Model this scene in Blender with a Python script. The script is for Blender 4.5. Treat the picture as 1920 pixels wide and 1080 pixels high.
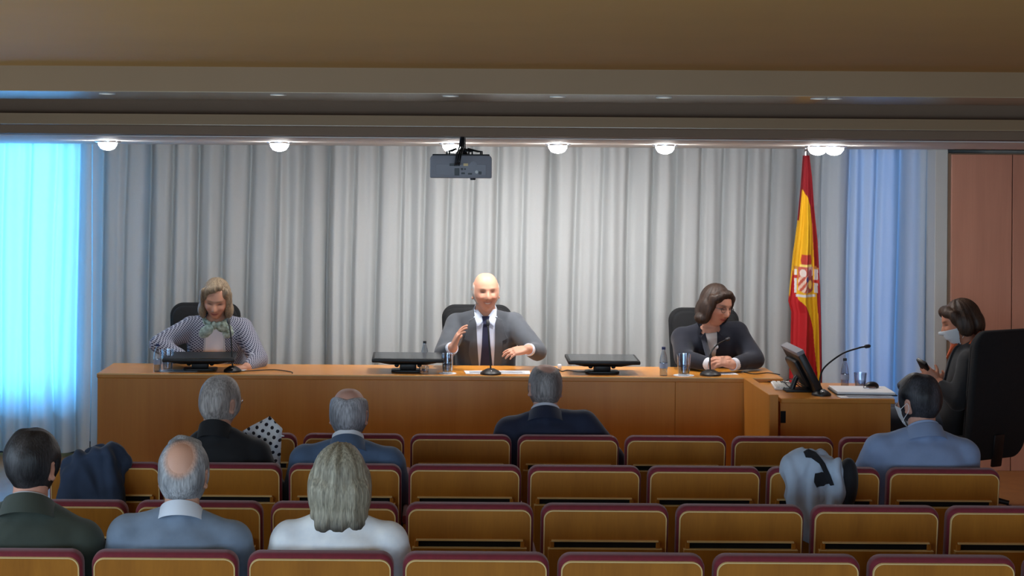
import bpy, bmesh, math, random
import numpy as np
from mathutils import Vector, Matrix, Euler
from mathutils.bvhtree import BVHTree
from mathutils.geometry import delaunay_2d_cdt

random.seed(7); np.random.seed(7)
PI = math.pi
S = bpy.context.scene
COL = S.collection
for o in list(bpy.data.objects): bpy.data.objects.remove(o)

# ------------------------------------------------------------------ camera
F = 3200.0; VX, VY = 802.0, 320.0; CAMZ = 2.13; ROLL = math.radians(0.40)
cd = bpy.data.cameras.new('camera'); cam = bpy.data.objects.new('camera', cd); COL.objects.link(cam)
cd.sensor_width = 36.0; cd.lens = 36.0 * F / 1920.0
cd.shift_x = (960 - VX) / 1920.0; cd.shift_y = -(540 - VY) / 1920.0
cd.clip_start = 0.05; cd.clip_end = 100
cam.matrix_world = Matrix.Translation((0, 0, CAMZ)) @ Matrix.Rotation(PI/2, 4, 'X') @ Matrix.Rotation(ROLL, 4, 'Z')
S.camera = cam

def W(px, py, Y):
    """photo pixel + distance -> world point"""
    dx, dy = px - VX, py - VY
    x = dx*math.cos(ROLL) + dy*math.sin(ROLL); y = -dx*math.sin(ROLL) + dy*math.cos(ROLL)
    return Vector((x*Y/F, Y, CAMZ - y*Y/F))

# ------------------------------------------------------------------ world, light, exposure
S.view_settings.view_transform = 'Standard'; S.view_settings.look = 'None'
S.view_settings.gamma = 1.0; S.view_settings.exposure = 0.0; S.view_settings.use_curve_mapping = False
wd = bpy.data.worlds.new('world'); S.world = wd; wd.use_nodes = True
wd.node_tree.nodes['Background'].inputs[0].default_value = (0.35, 0.62, 1.0, 1)
wd.node_tree.nodes['Background'].inputs[1].default_value = 1.0

def area(name, loc, rot, sx, sy, power, color, spread=PI):
    l = bpy.data.lights.new(name, 'AREA'); l.shape = 'RECTANGLE'; l.size = sx; l.size_y = sy
    l.energy = power; l.color = color; l.spread = spread
    o = bpy.data.objects.new(name, l); o.location = loc; o.rotation_euler = rot; COL.objects.link(o)
    o['kind'] = 'structure'
    return o
# daylight outside the two windows behind the curtain, and at assumed unseen side and rear windows, added to light the audience
area('daylight_window_left', (-3.02, 12.15, 1.58), (-PI/2, 0, 0), 1.3, 2.0, 125, (0.085, 0.46, 1.0), 0.85)
area('daylight_window_right', (3.08, 12.15, 1.4), (-PI/2, 0, 0), 0.56, 2.0, 5.0, (0.02, 0.30, 1.0), 0.8)
area('assumed_daylight_hall', (-3.95, 3.6, 1.55), (0, -PI/2, 0), 1.2, 5.0, 155, (0.70, 0.85, 1.0))
area('assumed_daylight_rear', (0.3, -1.95, 1.6), (PI/2, 0, 0), 5.6, 1.2, 290, (0.68, 0.85, 1.0))

# ------------------------------------------------------------------ materials
def lin(c):
    r = []
    for v in c[:3]:
        v = v/255.0
        r.append(v/12.92 if v <= 0.04045 else ((v+0.055)/1.055)**2.4)
    return (r[0], r[1], r[2], 1.0)
def newmat(name):
    m = bpy.data.materials.new(name); m.use_nodes = True
    return m, m.node_tree.nodes, m.node_tree.links, m.node_tree.nodes['Principled BSDF']
def mat(name, c, rough=0.6, metal=0.0, var=0.12, scale=8.0, bump=0.0, bscale=60.0, stretch=(1, 1, 1), c2=None, spec=0.5, sheen=0.0):
    m, N, L, B = newmat(name)
    B.inputs['Roughness'].default_value = rough; B.inputs['Metallic'].default_value = metal
    B.inputs['Specular IOR Level'].default_value = spec
    if sheen: B.inputs['Sheen Weight'].default_value = sheen
    tc = N.new('ShaderNodeTexCoord'); mp = N.new('ShaderNodeMapping'); mp.inputs['Scale'].default_value = stretch
    L.new(tc.outputs['Object'], mp.inputs[0])
    nz = N.new('ShaderNodeTexNoise'); nz.inputs['Scale'].default_value = scale; nz.inputs['Detail'].default_value = 4
    L.new(mp.outputs[0], nz.inputs['Vector'])
    rp = N.new('ShaderNodeValToRGB'); a = lin(c)
    b = lin(c2) if c2 else a
    rp.color_ramp.elements[0].position = 0.3; rp.color_ramp.elements[1].position = 0.7
    rp.color_ramp.elements[0].color = tuple(v*(1-var) for v in a[:3]) + (1,)
    rp.color_ramp.elements[1].color = tuple(min(1, v*(1+var)) for v in b[:3]) + (1,)
    L.new(nz.outputs['Fac'], rp.inputs[0]); L.new(rp.outputs[0], B.inputs['Base Color'])
    if bump:
        n2 = N.new('ShaderNodeTexNoise'); n2.inputs['Scale'].default_value = bscale; n2.inputs['Detail'].default_value = 3
        L.new(mp.outputs[0], n2.inputs['Vector'])
        bp = N.new('ShaderNodeBump'); bp.inputs['Strength'].default_value = bump; bp.inputs['Distance'].default_value = 0.01
        L.new(n2.outputs['Fac'], bp.inputs['Height']); L.new(bp.outputs[0], B.inputs['Normal'])
    return m
def wood(name, c, c2, rough=0.42, seed=0.0):
    m, N, L, B = newmat(name)
    B.inputs['Roughness'].default_value = rough
    tc = N.new('ShaderNodeTexCoord'); oi = N.new('ShaderNodeObjectInfo')
    mp = N.new('ShaderNodeMapping'); mp.inputs['Scale'].default_value = (9, 9, 0.9)
    ad = N.new('ShaderNodeVectorMath'); ad.operation = 'ADD'
    mu = N.new('ShaderNodeMath'); mu.operation = 'MULTIPLY'; mu.inputs[1].default_value = 37.0
    L.new(oi.outputs['Random'], mu.inputs[0]); L.new(tc.outputs['Object'], ad.inputs[0]); L.new(mu.outputs[0], ad.inputs[1])
    L.new(ad.outputs[0], mp.inputs[0])
    nz = N.new('ShaderNodeTexNoise'); nz.inputs['Scale'].default_value = 1.0; nz.inputs['Detail'].default_value = 6; nz.inputs['Distortion'].default_value = 0.6
    L.new(mp.outputs[0], nz.inputs['Vector'])
    mp2 = N.new('ShaderNodeMapping'); mp2.inputs['Scale'].default_value = (120, 120, 3)
    L.new(ad.outputs[0], mp2.inputs[0])
    n2 = N.new('ShaderNodeTexNoise'); n2.inputs['Scale'].default_value = 1.0; n2.inputs['Detail'].default_value = 3
    L.new(mp2.outputs[0], n2.inputs['Vector'])
    mx = N.new('ShaderNodeMath'); mx.operation = 'MULTIPLY_ADD'; mx.inputs[1].default_value = 0.35
    L.new(n2.outputs['Fac'], mx.inputs[0]); L.new(nz.outputs['Fac'], mx.inputs[2])
    rp = N.new('ShaderNodeValToRGB'); rp.color_ramp.elements[0].position = 0.42; rp.color_ramp.elements[1].position = 0.9
    rp.color_ramp.elements[0].color = lin(c); rp.color_ramp.elements[1].color = lin(c2)
    L.new(mx.outputs[0], rp.inputs[0]); L.new(rp.outputs[0], B.inputs['Base Color'])
    bp = N.new('ShaderNodeBump'); bp.inputs['Strength'].default_value = 0.05; bp.inputs['Distance'].default_value = 0.002
    L.new(n2.outputs['Fac'], bp.inputs['Height']); L.new(bp.outputs[0], B.inputs['Normal'])
    return m
def attrmat(name, rough=0.5, bump=0.0, bscale=200, spec=0.4, stretch=(1, 1, 1), sss=0.0):
    m, N, L, B = newmat(name)
    at = N.new('ShaderNodeAttribute'); at.attribute_name = 'Col'
    L.new(at.outputs['Color'], B.inputs['Base Color']); B.inputs['Roughness'].default_value = rough
    B.inputs['Specular IOR Level'].default_value = spec
    if bump:
        tc = N.new('ShaderNodeTexCoord'); mp = N.new('ShaderNodeMapping'); mp.inputs['Scale'].default_value = stretch
        L.new(tc.outputs['Object'], mp.inputs[0])
        n2 = N.new('ShaderNodeTexNoise'); n2.inputs['Scale'].default_value = bscale; L.new(mp.outputs[0], n2.inputs['Vector'])
        bp = N.new('ShaderNodeBump'); bp.inputs['Strength'].default_value = bump; bp.inputs['Distance'].default_value = 0.006
        L.new(n2.outputs['Fac'], bp.inputs['Height']); L.new(bp.outputs[0], B.inputs['Normal'])
    return m
def emit(name, c, strength):
    m, N, L, B = newmat(name)
    B.inputs['Base Color'].default_value = (1, 1, 1, 1); B.inputs['Emission Color'].default_value = c + (1,) if len(c) == 3 else c
    B.inputs['Emission Strength'].default_value = strength
    return m
def clear(name, tint=(0.9, 0.95, 1.0), gloss=0.12):
    """thin clear glass / plastic: mostly transparent with a glossy sheen"""
    m, N, L, B = newmat(name)
    tr = N.new('ShaderNodeBsdfTransparent'); tr.inputs[0].default_value = tint + (1,)
    gl = N.new('ShaderNodeBsdfGlossy'); gl.inputs['Roughness'].default_value = 0.05
    lw = N.new('ShaderNodeLayerWeight'); lw.inputs[0].default_value = 0.35
    ma = N.new('ShaderNodeMath'); ma.operation = 'MULTIPLY_ADD'; ma.inputs[1].default_value = 0.6; ma.inputs[2].default_value = gloss
    L.new(lw.outputs['Facing'], ma.inputs[0])
    mx = N.new('ShaderNodeMixShader'); L.new(ma.outputs[0], mx.inputs[0]); L.new(tr.outputs[0], mx.inputs[1]); L.new(gl.outputs[0], mx.inputs[2])
    L.new(mx.outputs[0], N['Material Output'].inputs['Surface'])
    return m
def curtain_mat():
    m, N, L, B = newmat('curtain_fabric')
    tc = N.new('ShaderNodeTexCoord'); nz = N.new('ShaderNodeTexNoise'); nz.inputs['Scale'].default_value = 400
    L.new(tc.outputs['Object'], nz.inputs['Vector'])
    rp = N.new('ShaderNodeValToRGB'); rp.color_ramp.elements[0].color = lin((200, 202, 202)); rp.color_ramp.elements[1].color = lin((216, 218, 218))
    L.new(nz.outputs['Fac'], rp.inputs[0])
    d = N.new('ShaderNodeBsdfDiffuse'); t = N.new('ShaderNodeBsdfTranslucent')
    L.new(rp.outputs[0], d.inputs[0]); L.new(rp.outputs[0], t.inputs[0])
    mx = N.new('ShaderNodeMixShader'); mx.inputs[0].default_value = 0.30
    L.new(d.outputs[0], mx.inputs[1]); L.new(t.outputs[0], mx.inputs[2]); L.new(mx.outputs[0], N['Material Output'].inputs['Surface'])
    return m
def lattice_mat(name, c1, c2, k):
    """woven two-tone lattice pattern for a jacket"""
    m, N, L, B = newmat(name); B.inputs['Roughness'].default_value = 0.8
    tc = N.new('ShaderNodeTexCoord'); sp = N.new('ShaderNodeSeparateXYZ'); L.new(tc.outputs['Object'], sp.inputs[0])
    def M(op, a, b=None):
        n = N.new('ShaderNodeMath'); n.operation = op
        for i, v in enumerate((a, b)):
            if v is None: continue
            if isinstance(v, (int, float)): n.inputs[i].default_value = v
            else: L.new(v, n.inputs[i])
        return n.outputs[0]
    x = M('ADD', sp.outputs[0], M('MULTIPLY', sp.outputs[1], 0.7)); z = sp.outputs[2]
    a = M('SINE', M('MULTIPLY', M('ADD', x, z), k)); b = M('SINE', M('MULTIPLY', M('SUBTRACT', x, z), k))
    f = M('LESS_THAN', M('MINIMUM', M('ABSOLUTE', a), M('ABSOLUTE', b)), 0.50)
    mx = N.new('ShaderNodeMixRGB'); mx.inputs[1].default_value = lin(c1); mx.inputs[2].default_value = lin(c2)
    L.new(f, mx.inputs[0]); L.new(mx.outputs[0], B.inputs['Base Color'])
    return m
def dots_mat(name):
    m, N, L, B = newmat(name); B.inputs['Roughness'].default_value = 0.5
    uv = N.new('ShaderNodeUVMap'); sp = N.new('ShaderNodeSeparateXYZ'); L.new(uv.outputs[0], sp.inputs[0])
    def M(op, a, b=None):
        n = N.new('ShaderNodeMath'); n.operation = op
        for i, v in enumerate((a, b)):
            if v is None: continue
            if isinstance(v, (int, float)): n.inputs[i].default_value = v
            else: L.new(v, n.inputs[i])
        return n.outputs[0]
    def cell(offu, offv):
        u = M('SUBTRACT', M('FRACT', M('ADD', sp.outputs[0], offu)), 0.5); v = M('SUBTRACT', M('FRACT', M('ADD', sp.outputs[1], offv)), 0.5)
        return M('LESS_THAN', M('ADD', M('MULTIPLY', u, u), M('MULTIPLY', v, v)), 0.034)
    f = M('MAXIMUM', cell(0, 0), cell(0.5, 0.5))
    mx = N.new('ShaderNodeMixRGB'); mx.inputs[1].default_value = lin((236, 240, 246)); mx.inputs[2].default_value = lin((22, 24, 40))
    L.new(f, mx.inputs[0]); L.new(mx.outputs[0], B.inputs['Base Color'])
    return m

M = {}
M['wood'] = wood('honey_veneer', (160, 99, 27), (186, 120, 36))
M['wood_desk'] = wood('desk_veneer', (200, 128, 48), (212, 143, 58), 0.30)
M['wood_edge'] = mat('pale_ply_edge', (232, 200, 138), 0.45, var=0.05)
M['wood_wall'] = wood('reddish_veneer', (184, 128, 104), (200, 142, 116), 0.5)
M['floor'] = wood('parquet', (150, 100, 52), (170, 116, 62), 0.35)
M['carpet'] = mat('dark_carpet', (60, 48, 44), 0.95, bump=0.3, bscale=300)
M['ceiling'] = mat('tan_ceiling', (224, 168, 92), 0.7, var=0.03, scale=2)
M['beam'] = mat('beam_paint', (144, 114, 80), 0.6, var=0.03, scale=2)
M['gloss'] = mat('lacquered_soffit', (166, 146, 116), 0.2, var=0.02, scale=2, spec=0.6)
M['soffit'] = mat('white_soffit', (224, 220, 214), 0.6, var=0.02)
M['band'] = mat('dark_band', (124, 98, 76), 0.7, var=0.03)
M['wall'] = mat('painted_wall', (196, 196, 192), 0.8, var=0.03, scale=3)
M['burg'] = mat('burgundy_fabric', (116, 24, 40), 0.8, var=0.12, scale=40, bump=0.15, bscale=500, sheen=0.25)
M['black'] = mat('black_plastic', (20, 20, 22), 0.42, var=0.1)
M['slot'] = mat('black_recess', (8, 7, 7), 0.9)
M['blackfab'] = mat('black_chair_fabric', (19, 20, 23), 0.85, var=0.15, scale=60, bump=0.2, bscale=400)
M['screen'] = mat('dark_screen', (52, 54, 56), 0.22, var=0.03)
M['grey'] = mat('grey_plastic', (142, 140, 146), 0.5, var=0.04)
M['greydark'] = mat('dark_grey_plastic', (48, 48, 52), 0.5, var=0.04)
M['chrome'] = mat('chrome', (190, 190, 195), 0.22, metal=1.0, var=0.02)
M['paper'] = mat('white_paper', (238, 240, 244), 0.7, var=0.01)
M['ink'] = mat('print_grey', (150, 156, 168), 0.7, var=0.02)
M['glass'] = clear('drinking_glass'); M['plastic'] = clear('clear_bottle', (0.86, 0.92, 1.0), 0.16)
M['water'] = clear('water', (0.82, 0.88, 0.94), 0.06)
M['pane'] = clear('window_pane', (0.95, 0.98, 1.0), 0.03)
M['bluecap'] = mat('blue_cap', (30, 44, 96), 0.45)
M['label'] = mat('bottle_label', (160, 176, 206), 0.6)
M['curtain'] = curtain_mat()
M['skin'] = attrmat('skin', 0.5, 0.08, 300)
def hair_mat():
    m, N, L, B = newmat('hair'); B.inputs['Roughness'].default_value = .5; B.inputs['Specular IOR Level'].default_value = .4
    at = N.new('ShaderNodeAttribute'); at.attribute_name = 'Col'
    tc = N.new('ShaderNodeTexCoord'); mp = N.new('ShaderNodeMapping'); mp.inputs['Scale'].default_value = (1, 1, .12); L.new(tc.outputs['Object'], mp.inputs[0])
    nz = N.new('ShaderNodeTexNoise'); nz.inputs['Scale'].default_value = 170; nz.inputs['Detail'].default_value = 3; nz.inputs['Distortion'].default_value = .4; L.new(mp.outputs[0], nz.inputs['Vector'])
    rp = N.new('ShaderNodeMapRange'); rp.inputs['From Min'].default_value = .3; rp.inputs['From Max'].default_value = .7; rp.inputs['To Min'].default_value = .55; rp.inputs['To Max'].default_value = 1.4
    L.new(nz.outputs['Fac'], rp.inputs['Value'])
    wm = N.new('ShaderNodeMix'); wm.inputs[2].default_value = 1.0; L.new(at.outputs['Alpha'], wm.inputs[0]); L.new(rp.outputs[0], wm.inputs[3])
    mx = N.new('ShaderNodeVectorMath'); mx.operation = 'SCALE'; L.new(at.outputs['Color'], mx.inputs[0]); L.new(wm.outputs[0], mx.inputs['Scale']); L.new(mx.outputs[0], B.inputs['Base Color'])
    bp = N.new('ShaderNodeBump'); bp.inputs['Strength'].default_value = .55; bp.inputs['Distance'].default_value = .004; L.new(nz.outputs['Fac'], bp.inputs['Height']); L.new(bp.outputs[0], B.inputs['Normal'])
    return m
M['hair'] = hair_mat()
M['print'] = attrmat('printed_cloth', 0.75)
M['lamp'] = emit('lamp_glow', (1.0, 0.98, 0.96), 130.0)
M['metal_white'] = mat('white_metal', (214, 212, 206), 0.4, var=0.02)
M['dots'] = dots_mat('polka_dots')
def cloth(name, c, var=0.16, rough=0.85, sheen=0.15):
    return mat(name, c, rough, var=var*.8, scale=14, bump=0.06, bscale=420, sheen=sheen)

# ------------------------------------------------------------------ mesh helpers
class MB:
    def __init__(s): s.v = []; s.f = []
    def add(s, vf):
        v, f = vf; n = len(s.v)
        s.v.extend([tuple(p) for p in v]); s.f.extend([tuple(i+n for i in q) for q in f]); return s
    def get(s): return s.v, s.f
def link(o, parent=None):
    COL.objects.link(o)
    if parent is not None: o.parent = parent
    return o
def build(name, vf, material, parent=None, smooth=True, angle=40, loc=None):
    v, f = vf
    me = bpy.data.meshes.new(name); me.from_pydata([tuple(p) for p in v], [], [tuple(q) for q in f]); me.update()
    me.materials.append(material)
    if smooth:
        me.polygons.foreach_set('use_smooth', [True]*len(me.polygons))
        if angle < 180:
            try: me.set_sharp_from_angle(angle=math.radians(angle))
            except Exception: pass
    o = bpy.data.objects.new(name, me)
    if loc is not None: o.location = loc
    return link(o, parent)
def thing(name, label, cat, loc=(0, 0, 0), rotz=0.0, group=None):
    o = bpy.data.objects.new(name, None); COL.objects.link(o); o.empty_display_size = 0.1
    o.location = loc; o.rotation_euler = (0, 0, rotz); o['label'] = label; o['category'] = cat
    if group: o['group'] = group
    return o
def tag(o, label, cat, group=None):
    o['label'] = label; o['category'] = cat
    if group: o['group'] = group
    return o
def struct(name, vf, m, smooth=False):
    o = build(name, vf, m, None, smooth); o['kind'] = 'structure'; return o
def copy_tree(o, parent=None):
    c = o.copy(); COL.objects.link(c); c.parent = parent
    for ch in list(o.children): copy_tree(ch, c)
    return c
def box(x0, x1, y0, y1, z0, z1):
    v = [(x, y, z) for z in (z0, z1) for y in (y0, y1) for x in (x0, x1)]
    return v, [(0, 2, 3, 1), (4, 5, 7, 6), (0, 1, 5, 4), (2, 6, 7, 3), (0, 4, 6, 2), (1, 3, 7, 5)]
def bev(vf, w, seg=2):
    bm = bmesh.new(); vs = [bm.verts.new(p) for p in vf[0]]
    for q in vf[1]: bm.faces.new([vs[i] for i in q])
    bm.normal_update()
    es = [e for e in bm.edges if len(e.link_faces) == 2 and e.calc_face_angle(0) > 0.5]
    bmesh.ops.bevel(bm, geom=es, offset=w, segments=seg, affect='EDGES', profile=0.5, clamp_overlap=True)
    bm.verts.index_update()
    out = [tuple(v.co) for v in bm.verts], [tuple(v.index for v in f.verts) for f in bm.faces]; bm.free(); return out
def xf(vf, m):
    return [tuple(m @ Vector(p)) for p in vf[0]], vf[1]
def mv(vf, t): return xf(vf, Matrix.Translation(t))
def basis(d):
    d = Vector(d).normalized(); a = Vector((0, 0, 1)) if abs(d.z) < 0.9 else Vector((1, 0, 0))
    u = d.cross(a).normalized(); return u, d.cross(u).normalized(), d
def tube(pts, rad, n=10, cap=True):
    pts = [Vector(p) for p in pts]; rad = rad if hasattr(rad, '__len__') else [rad]*len(pts)
    V = []; Fc = []; u = None
    for i, p in enumerate(pts):
        d = (pts[min(i+1, len(pts)-1)] - pts[max(i-1, 0)])
        if d.length < 1e-9: d = Vector((0, 0, 1))
        d.normalize()
        if u is None: u, w, _ = basis(d)
        else:
            u = (u - d*u.dot(d)); u = u.normalized() if u.length > 1e-6 else basis(d)[0]; w = d.cross(u)
        for k in range(n):
            a = 2*PI*k/n; V.append(p + u*math.cos(a)*rad[i] + w*math.sin(a)*rad[i])
    for i in range(len(pts)-1):
        for k in range(n):
            Fc.append((i*n+k, i*n+(k+1) % n, (i+1)*n+(k+1) % n, (i+1)*n+k))
    if cap: Fc.append(tuple(range(n-1, -1, -1))); Fc.append(tuple((len(pts)-1)*n+k for k in range(n)))
    return V, Fc
def smoothpath(pts, n=8):
    pts = [Vector(p) for p in pts]; out = []
    for i in range(len(pts)-1):
        p0, p1, p2, p3 = pts[max(i-1, 0)], pts[i], pts[i+1], pts[min(i+2, len(pts)-1)]
        for k in range(n):
            t = k/n
            out.append(0.5*((2*p1)+(p2-p0)*t+(2*p0-5*p1+4*p2-p3)*t*t+(3*p1-p0-3*p2+p3)*t**3))
    out.append(pts[-1]); return out
def lathe(prof, n=24, cap=True):
    V = []; Fc = []
    for r, z in prof:
        for k in range(n): V.append((r*math.cos(2*PI*k/n), r*math.sin(2*PI*k/n), z))
    for i in range(len(prof)-1):
        for k in range(n): Fc.append((i*n+k, i*n+(k+1) % n, (i+1)*n+(k+1) % n, (i+1)*n+k))
    if cap: Fc.append(tuple(range(n-1, -1, -1))); Fc.append(tuple((len(prof)-1)*n+k for k in range(n)))
    return V, Fc
def ellip(c, r, m=None, nu=20, nv=12):
    V = [(0, 0, -1)]; Fc = []
    for j in range(1, nv):
        t = PI*j/nv - PI/2
        for k in range(nu): a = 2*PI*k/nu; V.append((math.cos(t)*math.cos(a), math.cos(t)*math.sin(a), math.sin(t)))
    V.append((0, 0, 1)); top = len(V)-1
    for k in range(nu): Fc.append((0, 1+(k+1) % nu, 1+k)); Fc.append((top, top-nu+k, top-nu+(k+1) % nu))
    for j in range(nv-2):
        for k in range(nu): a = 1+j*nu; Fc.append((a+k, a+(k+1) % nu, a+nu+(k+1) % nu, a+nu+k))
    R = m.to_3x3() if m else Matrix.Identity(3)
    return [R @ Vector((p[0]*r[0], p[1]*r[1], p[2]*r[2])) + Vector(c) for p in V], Fc
def capsule(p0, p1, r0, r1, n=16):
    p0, p1 = Vector(p0), Vector(p1); d = p1-p0; L = d.length; d = d/L if L > 1e-6 else Vector((0, 0, 1))
    pts = []; rad = []
    for a in (80, 55, 28): pts.append(p0-d*r0*math.sin(math.radians(a))); rad.append(r0*math.cos(math.radians(a)))
    for t in (0, .33, .67, 1): pts.append(p0+(p1-p0)*t); rad.append(r0+(r1-r0)*t)
    for a in (28, 55, 80): pts.append(p1+d*r1*math.sin(math.radians(a))); rad.append(r1*math.cos(math.radians(a)))
    return tube(pts, rad, n)
def loft(rings):
    n = len(rings[0]); V = [p for r in rings for p in r]; Fc = []
    for i in range(len(rings)-1):
        for k in range(n): Fc.append((i*n+k, i*n+(k+1) % n, (i+1)*n+(k+1) % n, (i+1)*n+k))
    Fc.append(tuple(range(n-1, -1, -1))); Fc.append(tuple((len(rings)-1)*n+k for k in range(n)))
    return V, Fc
def sring(c, ex, ey, a, b, n=36, e=2.4):
    out = []
    for k in range(n):
        t = 2*PI*k/n; cx, sy = math.cos(t), math.sin(t)
        x = math.copysign(abs(cx)**(2/e), cx)*a; y = math.copysign(abs(sy)**(2/e), sy)*b
        out.append(Vector(c)+ex*x+ey*y)
    return out
def rrect(x0, x1, z0, z1, rt, rb=0.0, n=6):
    """rounded rectangle outline, counter-clockwise in x,z"""
    out = []
    def arc(cx, cz, r, a0):
        if r <= 1e-6: out.append((cx, cz)); return
        for i in range(n+1): a = a0+PI/2*i/n; out.append((cx+r*math.cos(a), cz+r*math.sin(a)))
    arc(x1-rt, z1-rt, rt, 0); arc(x0+rt, z1-rt, rt, PI/2); arc(x0+rb, z0+rb, rb, PI); arc(x1-rb, z0+rb, rb, 1.5*PI)
    return out
def prism(outline, y0, y1):
    n = len(outline)
    V = [(x, y0, z) for x, z in outline]+[(x, y1, z) for x, z in outline]
    Fc = [tuple(range(n)), tuple(range(2*n-1, n-1, -1))]+[(i, n+i, n+(i+1) % n, (i+1) % n) for i in range(n)]
    return V, Fc
def grid(nu, nv, fn):
    V = [fn(i/(nu-1), j/(nv-1)) for j in range(nv) for i in range(nu)]
    Fc = [(j*nu+i, j*nu+i+1, (j+1)*nu+i+1, (j+1)*nu+i) for j in range(nv-1) for i in range(nu-1)]
    return V, Fc
def solid(vf, t, material=None, name='sheet', parent=None, smooth=True):
    o = build(name, vf, material, parent, smooth, 60)
    md = o.modifiers.new('thickness', 'SOLIDIFY'); md.thickness = t; md.offset = 0
    return o
def smoothmesh(V, Fc, it, w=None, lam=0.6):
    E = set()
    A = np.asarray(Fc); e = np.concatenate([A[:, [i, (i+1) % A.shape[1]]] for i in range(A.shape[1])])
    n = len(V); deg = np.bincount(e.ravel(), minlength=n).astype(float); deg[deg == 0] = 1
    for _ in range(it):
        S_ = np.zeros_like(V)
        for k in range(3):
            S_[:, k] = np.bincount(e[:, 0], V[e[:, 1], k], n) + np.bincount(e[:, 1], V[e[:, 0], k], n)
        d = S_/deg[:, None]-V
        V = V + d*(lam if w is None else lam*w[:, None])
    return V
def remesh(vf, voxel):
    me = bpy.data.meshes.new('tmp'); me.from_pydata([tuple(p) for p in vf[0]], [], [tuple(q) for q in vf[1]]); me.update()
    ob = bpy.data.objects.new('tmp', me); COL.objects.link(ob)
    md = ob.modifiers.new('r', 'REMESH'); md.mode = 'VOXEL'; md.voxel_size = voxel
    ev = ob.evaluated_get(bpy.context.evaluated_depsgraph_get()); m2 = ev.to_mesh()
    V = np.empty(len(m2.vertices)*3); m2.vertices.foreach_get('co', V); V = V.reshape(-1, 3)
    nl = np.empty(len(m2.polygons), int); m2.polygons.foreach_get('loop_total', nl)
    L = np.empty(len(m2.loops), int); m2.loops.foreach_get('vertex_index', L)
    assert (nl == 4).all(); Fc = L.reshape(-1, 4)
    ev.to_mesh_clear(); bpy.data.objects.remove(ob); bpy.data.meshes.remove(me)
    return V, Fc
def normals(V, Fc):
    N = np.zeros_like(V); fn = np.cross(V[Fc[:, 2]]-V[Fc[:, 0]], V[Fc[:, 3]]-V[Fc[:, 1]])
    for k in range(4):
        for c in range(3): N[:, c] += np.bincount(Fc[:, k], fn[:, c], len(V))
    return N/np.maximum(np.linalg.norm(N, axis=1), 1e-12)[:, None]
def fold_noise(P, freq, seed, n=6, stretch=(1, 1, 1)):
    r = np.random.RandomState(seed); out = np.zeros(len(P)); Q = P*np.array(stretch)
    for _ in range(n):
        d = r.normal(size=3); d /= np.linalg.norm(d); k = freq*r.uniform(.6, 1.6)
        out += np.sin(Q@d*k + 1.5*np.sin(Q@np.roll(d, 1)*k*.6+r.uniform(0, 6)) + r.uniform(0, 6))
    return out/n
def npbuild(name, V, Fc, material, parent=None, col=None):
    me = bpy.data.meshes.new(name); me.vertices.add(len(V)); me.vertices.foreach_set('co', np.asarray(V, float).ravel())
    Fc = np.asarray(Fc); k = Fc.shape[1]
    me.loops.add(Fc.size); me.loops.foreach_set('vertex_index', Fc.ravel().astype(np.int32))
    me.polygons.add(len(Fc)); me.polygons.foreach_set('loop_start', np.arange(0, Fc.size, k, dtype=np.int32))
    me.polygons.foreach_set('use_smooth', np.ones(len(Fc), bool))
    me.update(calc_edges=True); me.validate(); me.materials.append(material)
    if col is not None:
        a = me.color_attributes.new('Col', 'FLOAT_COLOR', 'POINT')
        a.data.foreach_set('color', (col if col.shape[1] == 4 else np.concatenate([col, np.ones((len(col), 1))], 1)).ravel())
    return link(bpy.data.objects.new(name, me), parent)
def arr(c): return np.array(lin(c)[:3])

# ================================================================== THE ROOM
XL, XR, YB, YF = -3.75, 4.45, -1.6, 11.76
struct('floor', box(XL-.2, XR+.2, YB-.2, YF+.2, -0.1, 0), M['carpet'])
struct('platform_floor', bev(box(XL, XR, 9.05, YF, 0.0, 0.17), 0.006, 1), M['floor'])
w = MB()
w.add(box(XL-.2, -3.65, YF, YF+.2, 0, 2.8)); w.add(box(-2.33, 2.80, YF, YF+.2, 0, 2.8)); w.add(box(3.36, XR+.2, YF, YF+.2, 0, 2.8))
w.add(box(-3.65, -2.33, YF, YF+.2, 0, 0.46)); w.add(box(2.80, 3.36, YF, YF+.2, 0, 0.46))
w.add(box(-3.65, -2.33, YF, YF+.2, 2.55, 2.8)); w.add(box(2.80, 3.36, YF, YF+.2, 2.40, 2.8))
struct('wall_front', w.get(), M['wall'])
for nm, x0, x1, z1 in (('window_1', -3.65, -2.33, 2.55), ('window_2', 2.80, 3.36, 2.40)):
    fr = MB()
    fr.add(box(x0, x0+.05, YF+.05, YF+.12, .46, z1)); fr.add(box(x1-.05, x1, YF+.05, YF+.12, .46, z1))
    fr.add(box(x0+.05, x1-.05, YF+.05, YF+.12, .46, .50)); fr.add(box(x0+.05, x1-.05, YF+.05, YF+.12, z1-.05, z1))
    o = struct(nm, fr.get(), M['metal_white']); build('pane', box(x0+.05, x1-.05, YF+.08, YF+.086, .50, z1-.05), M['pane'], o, False)
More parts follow.
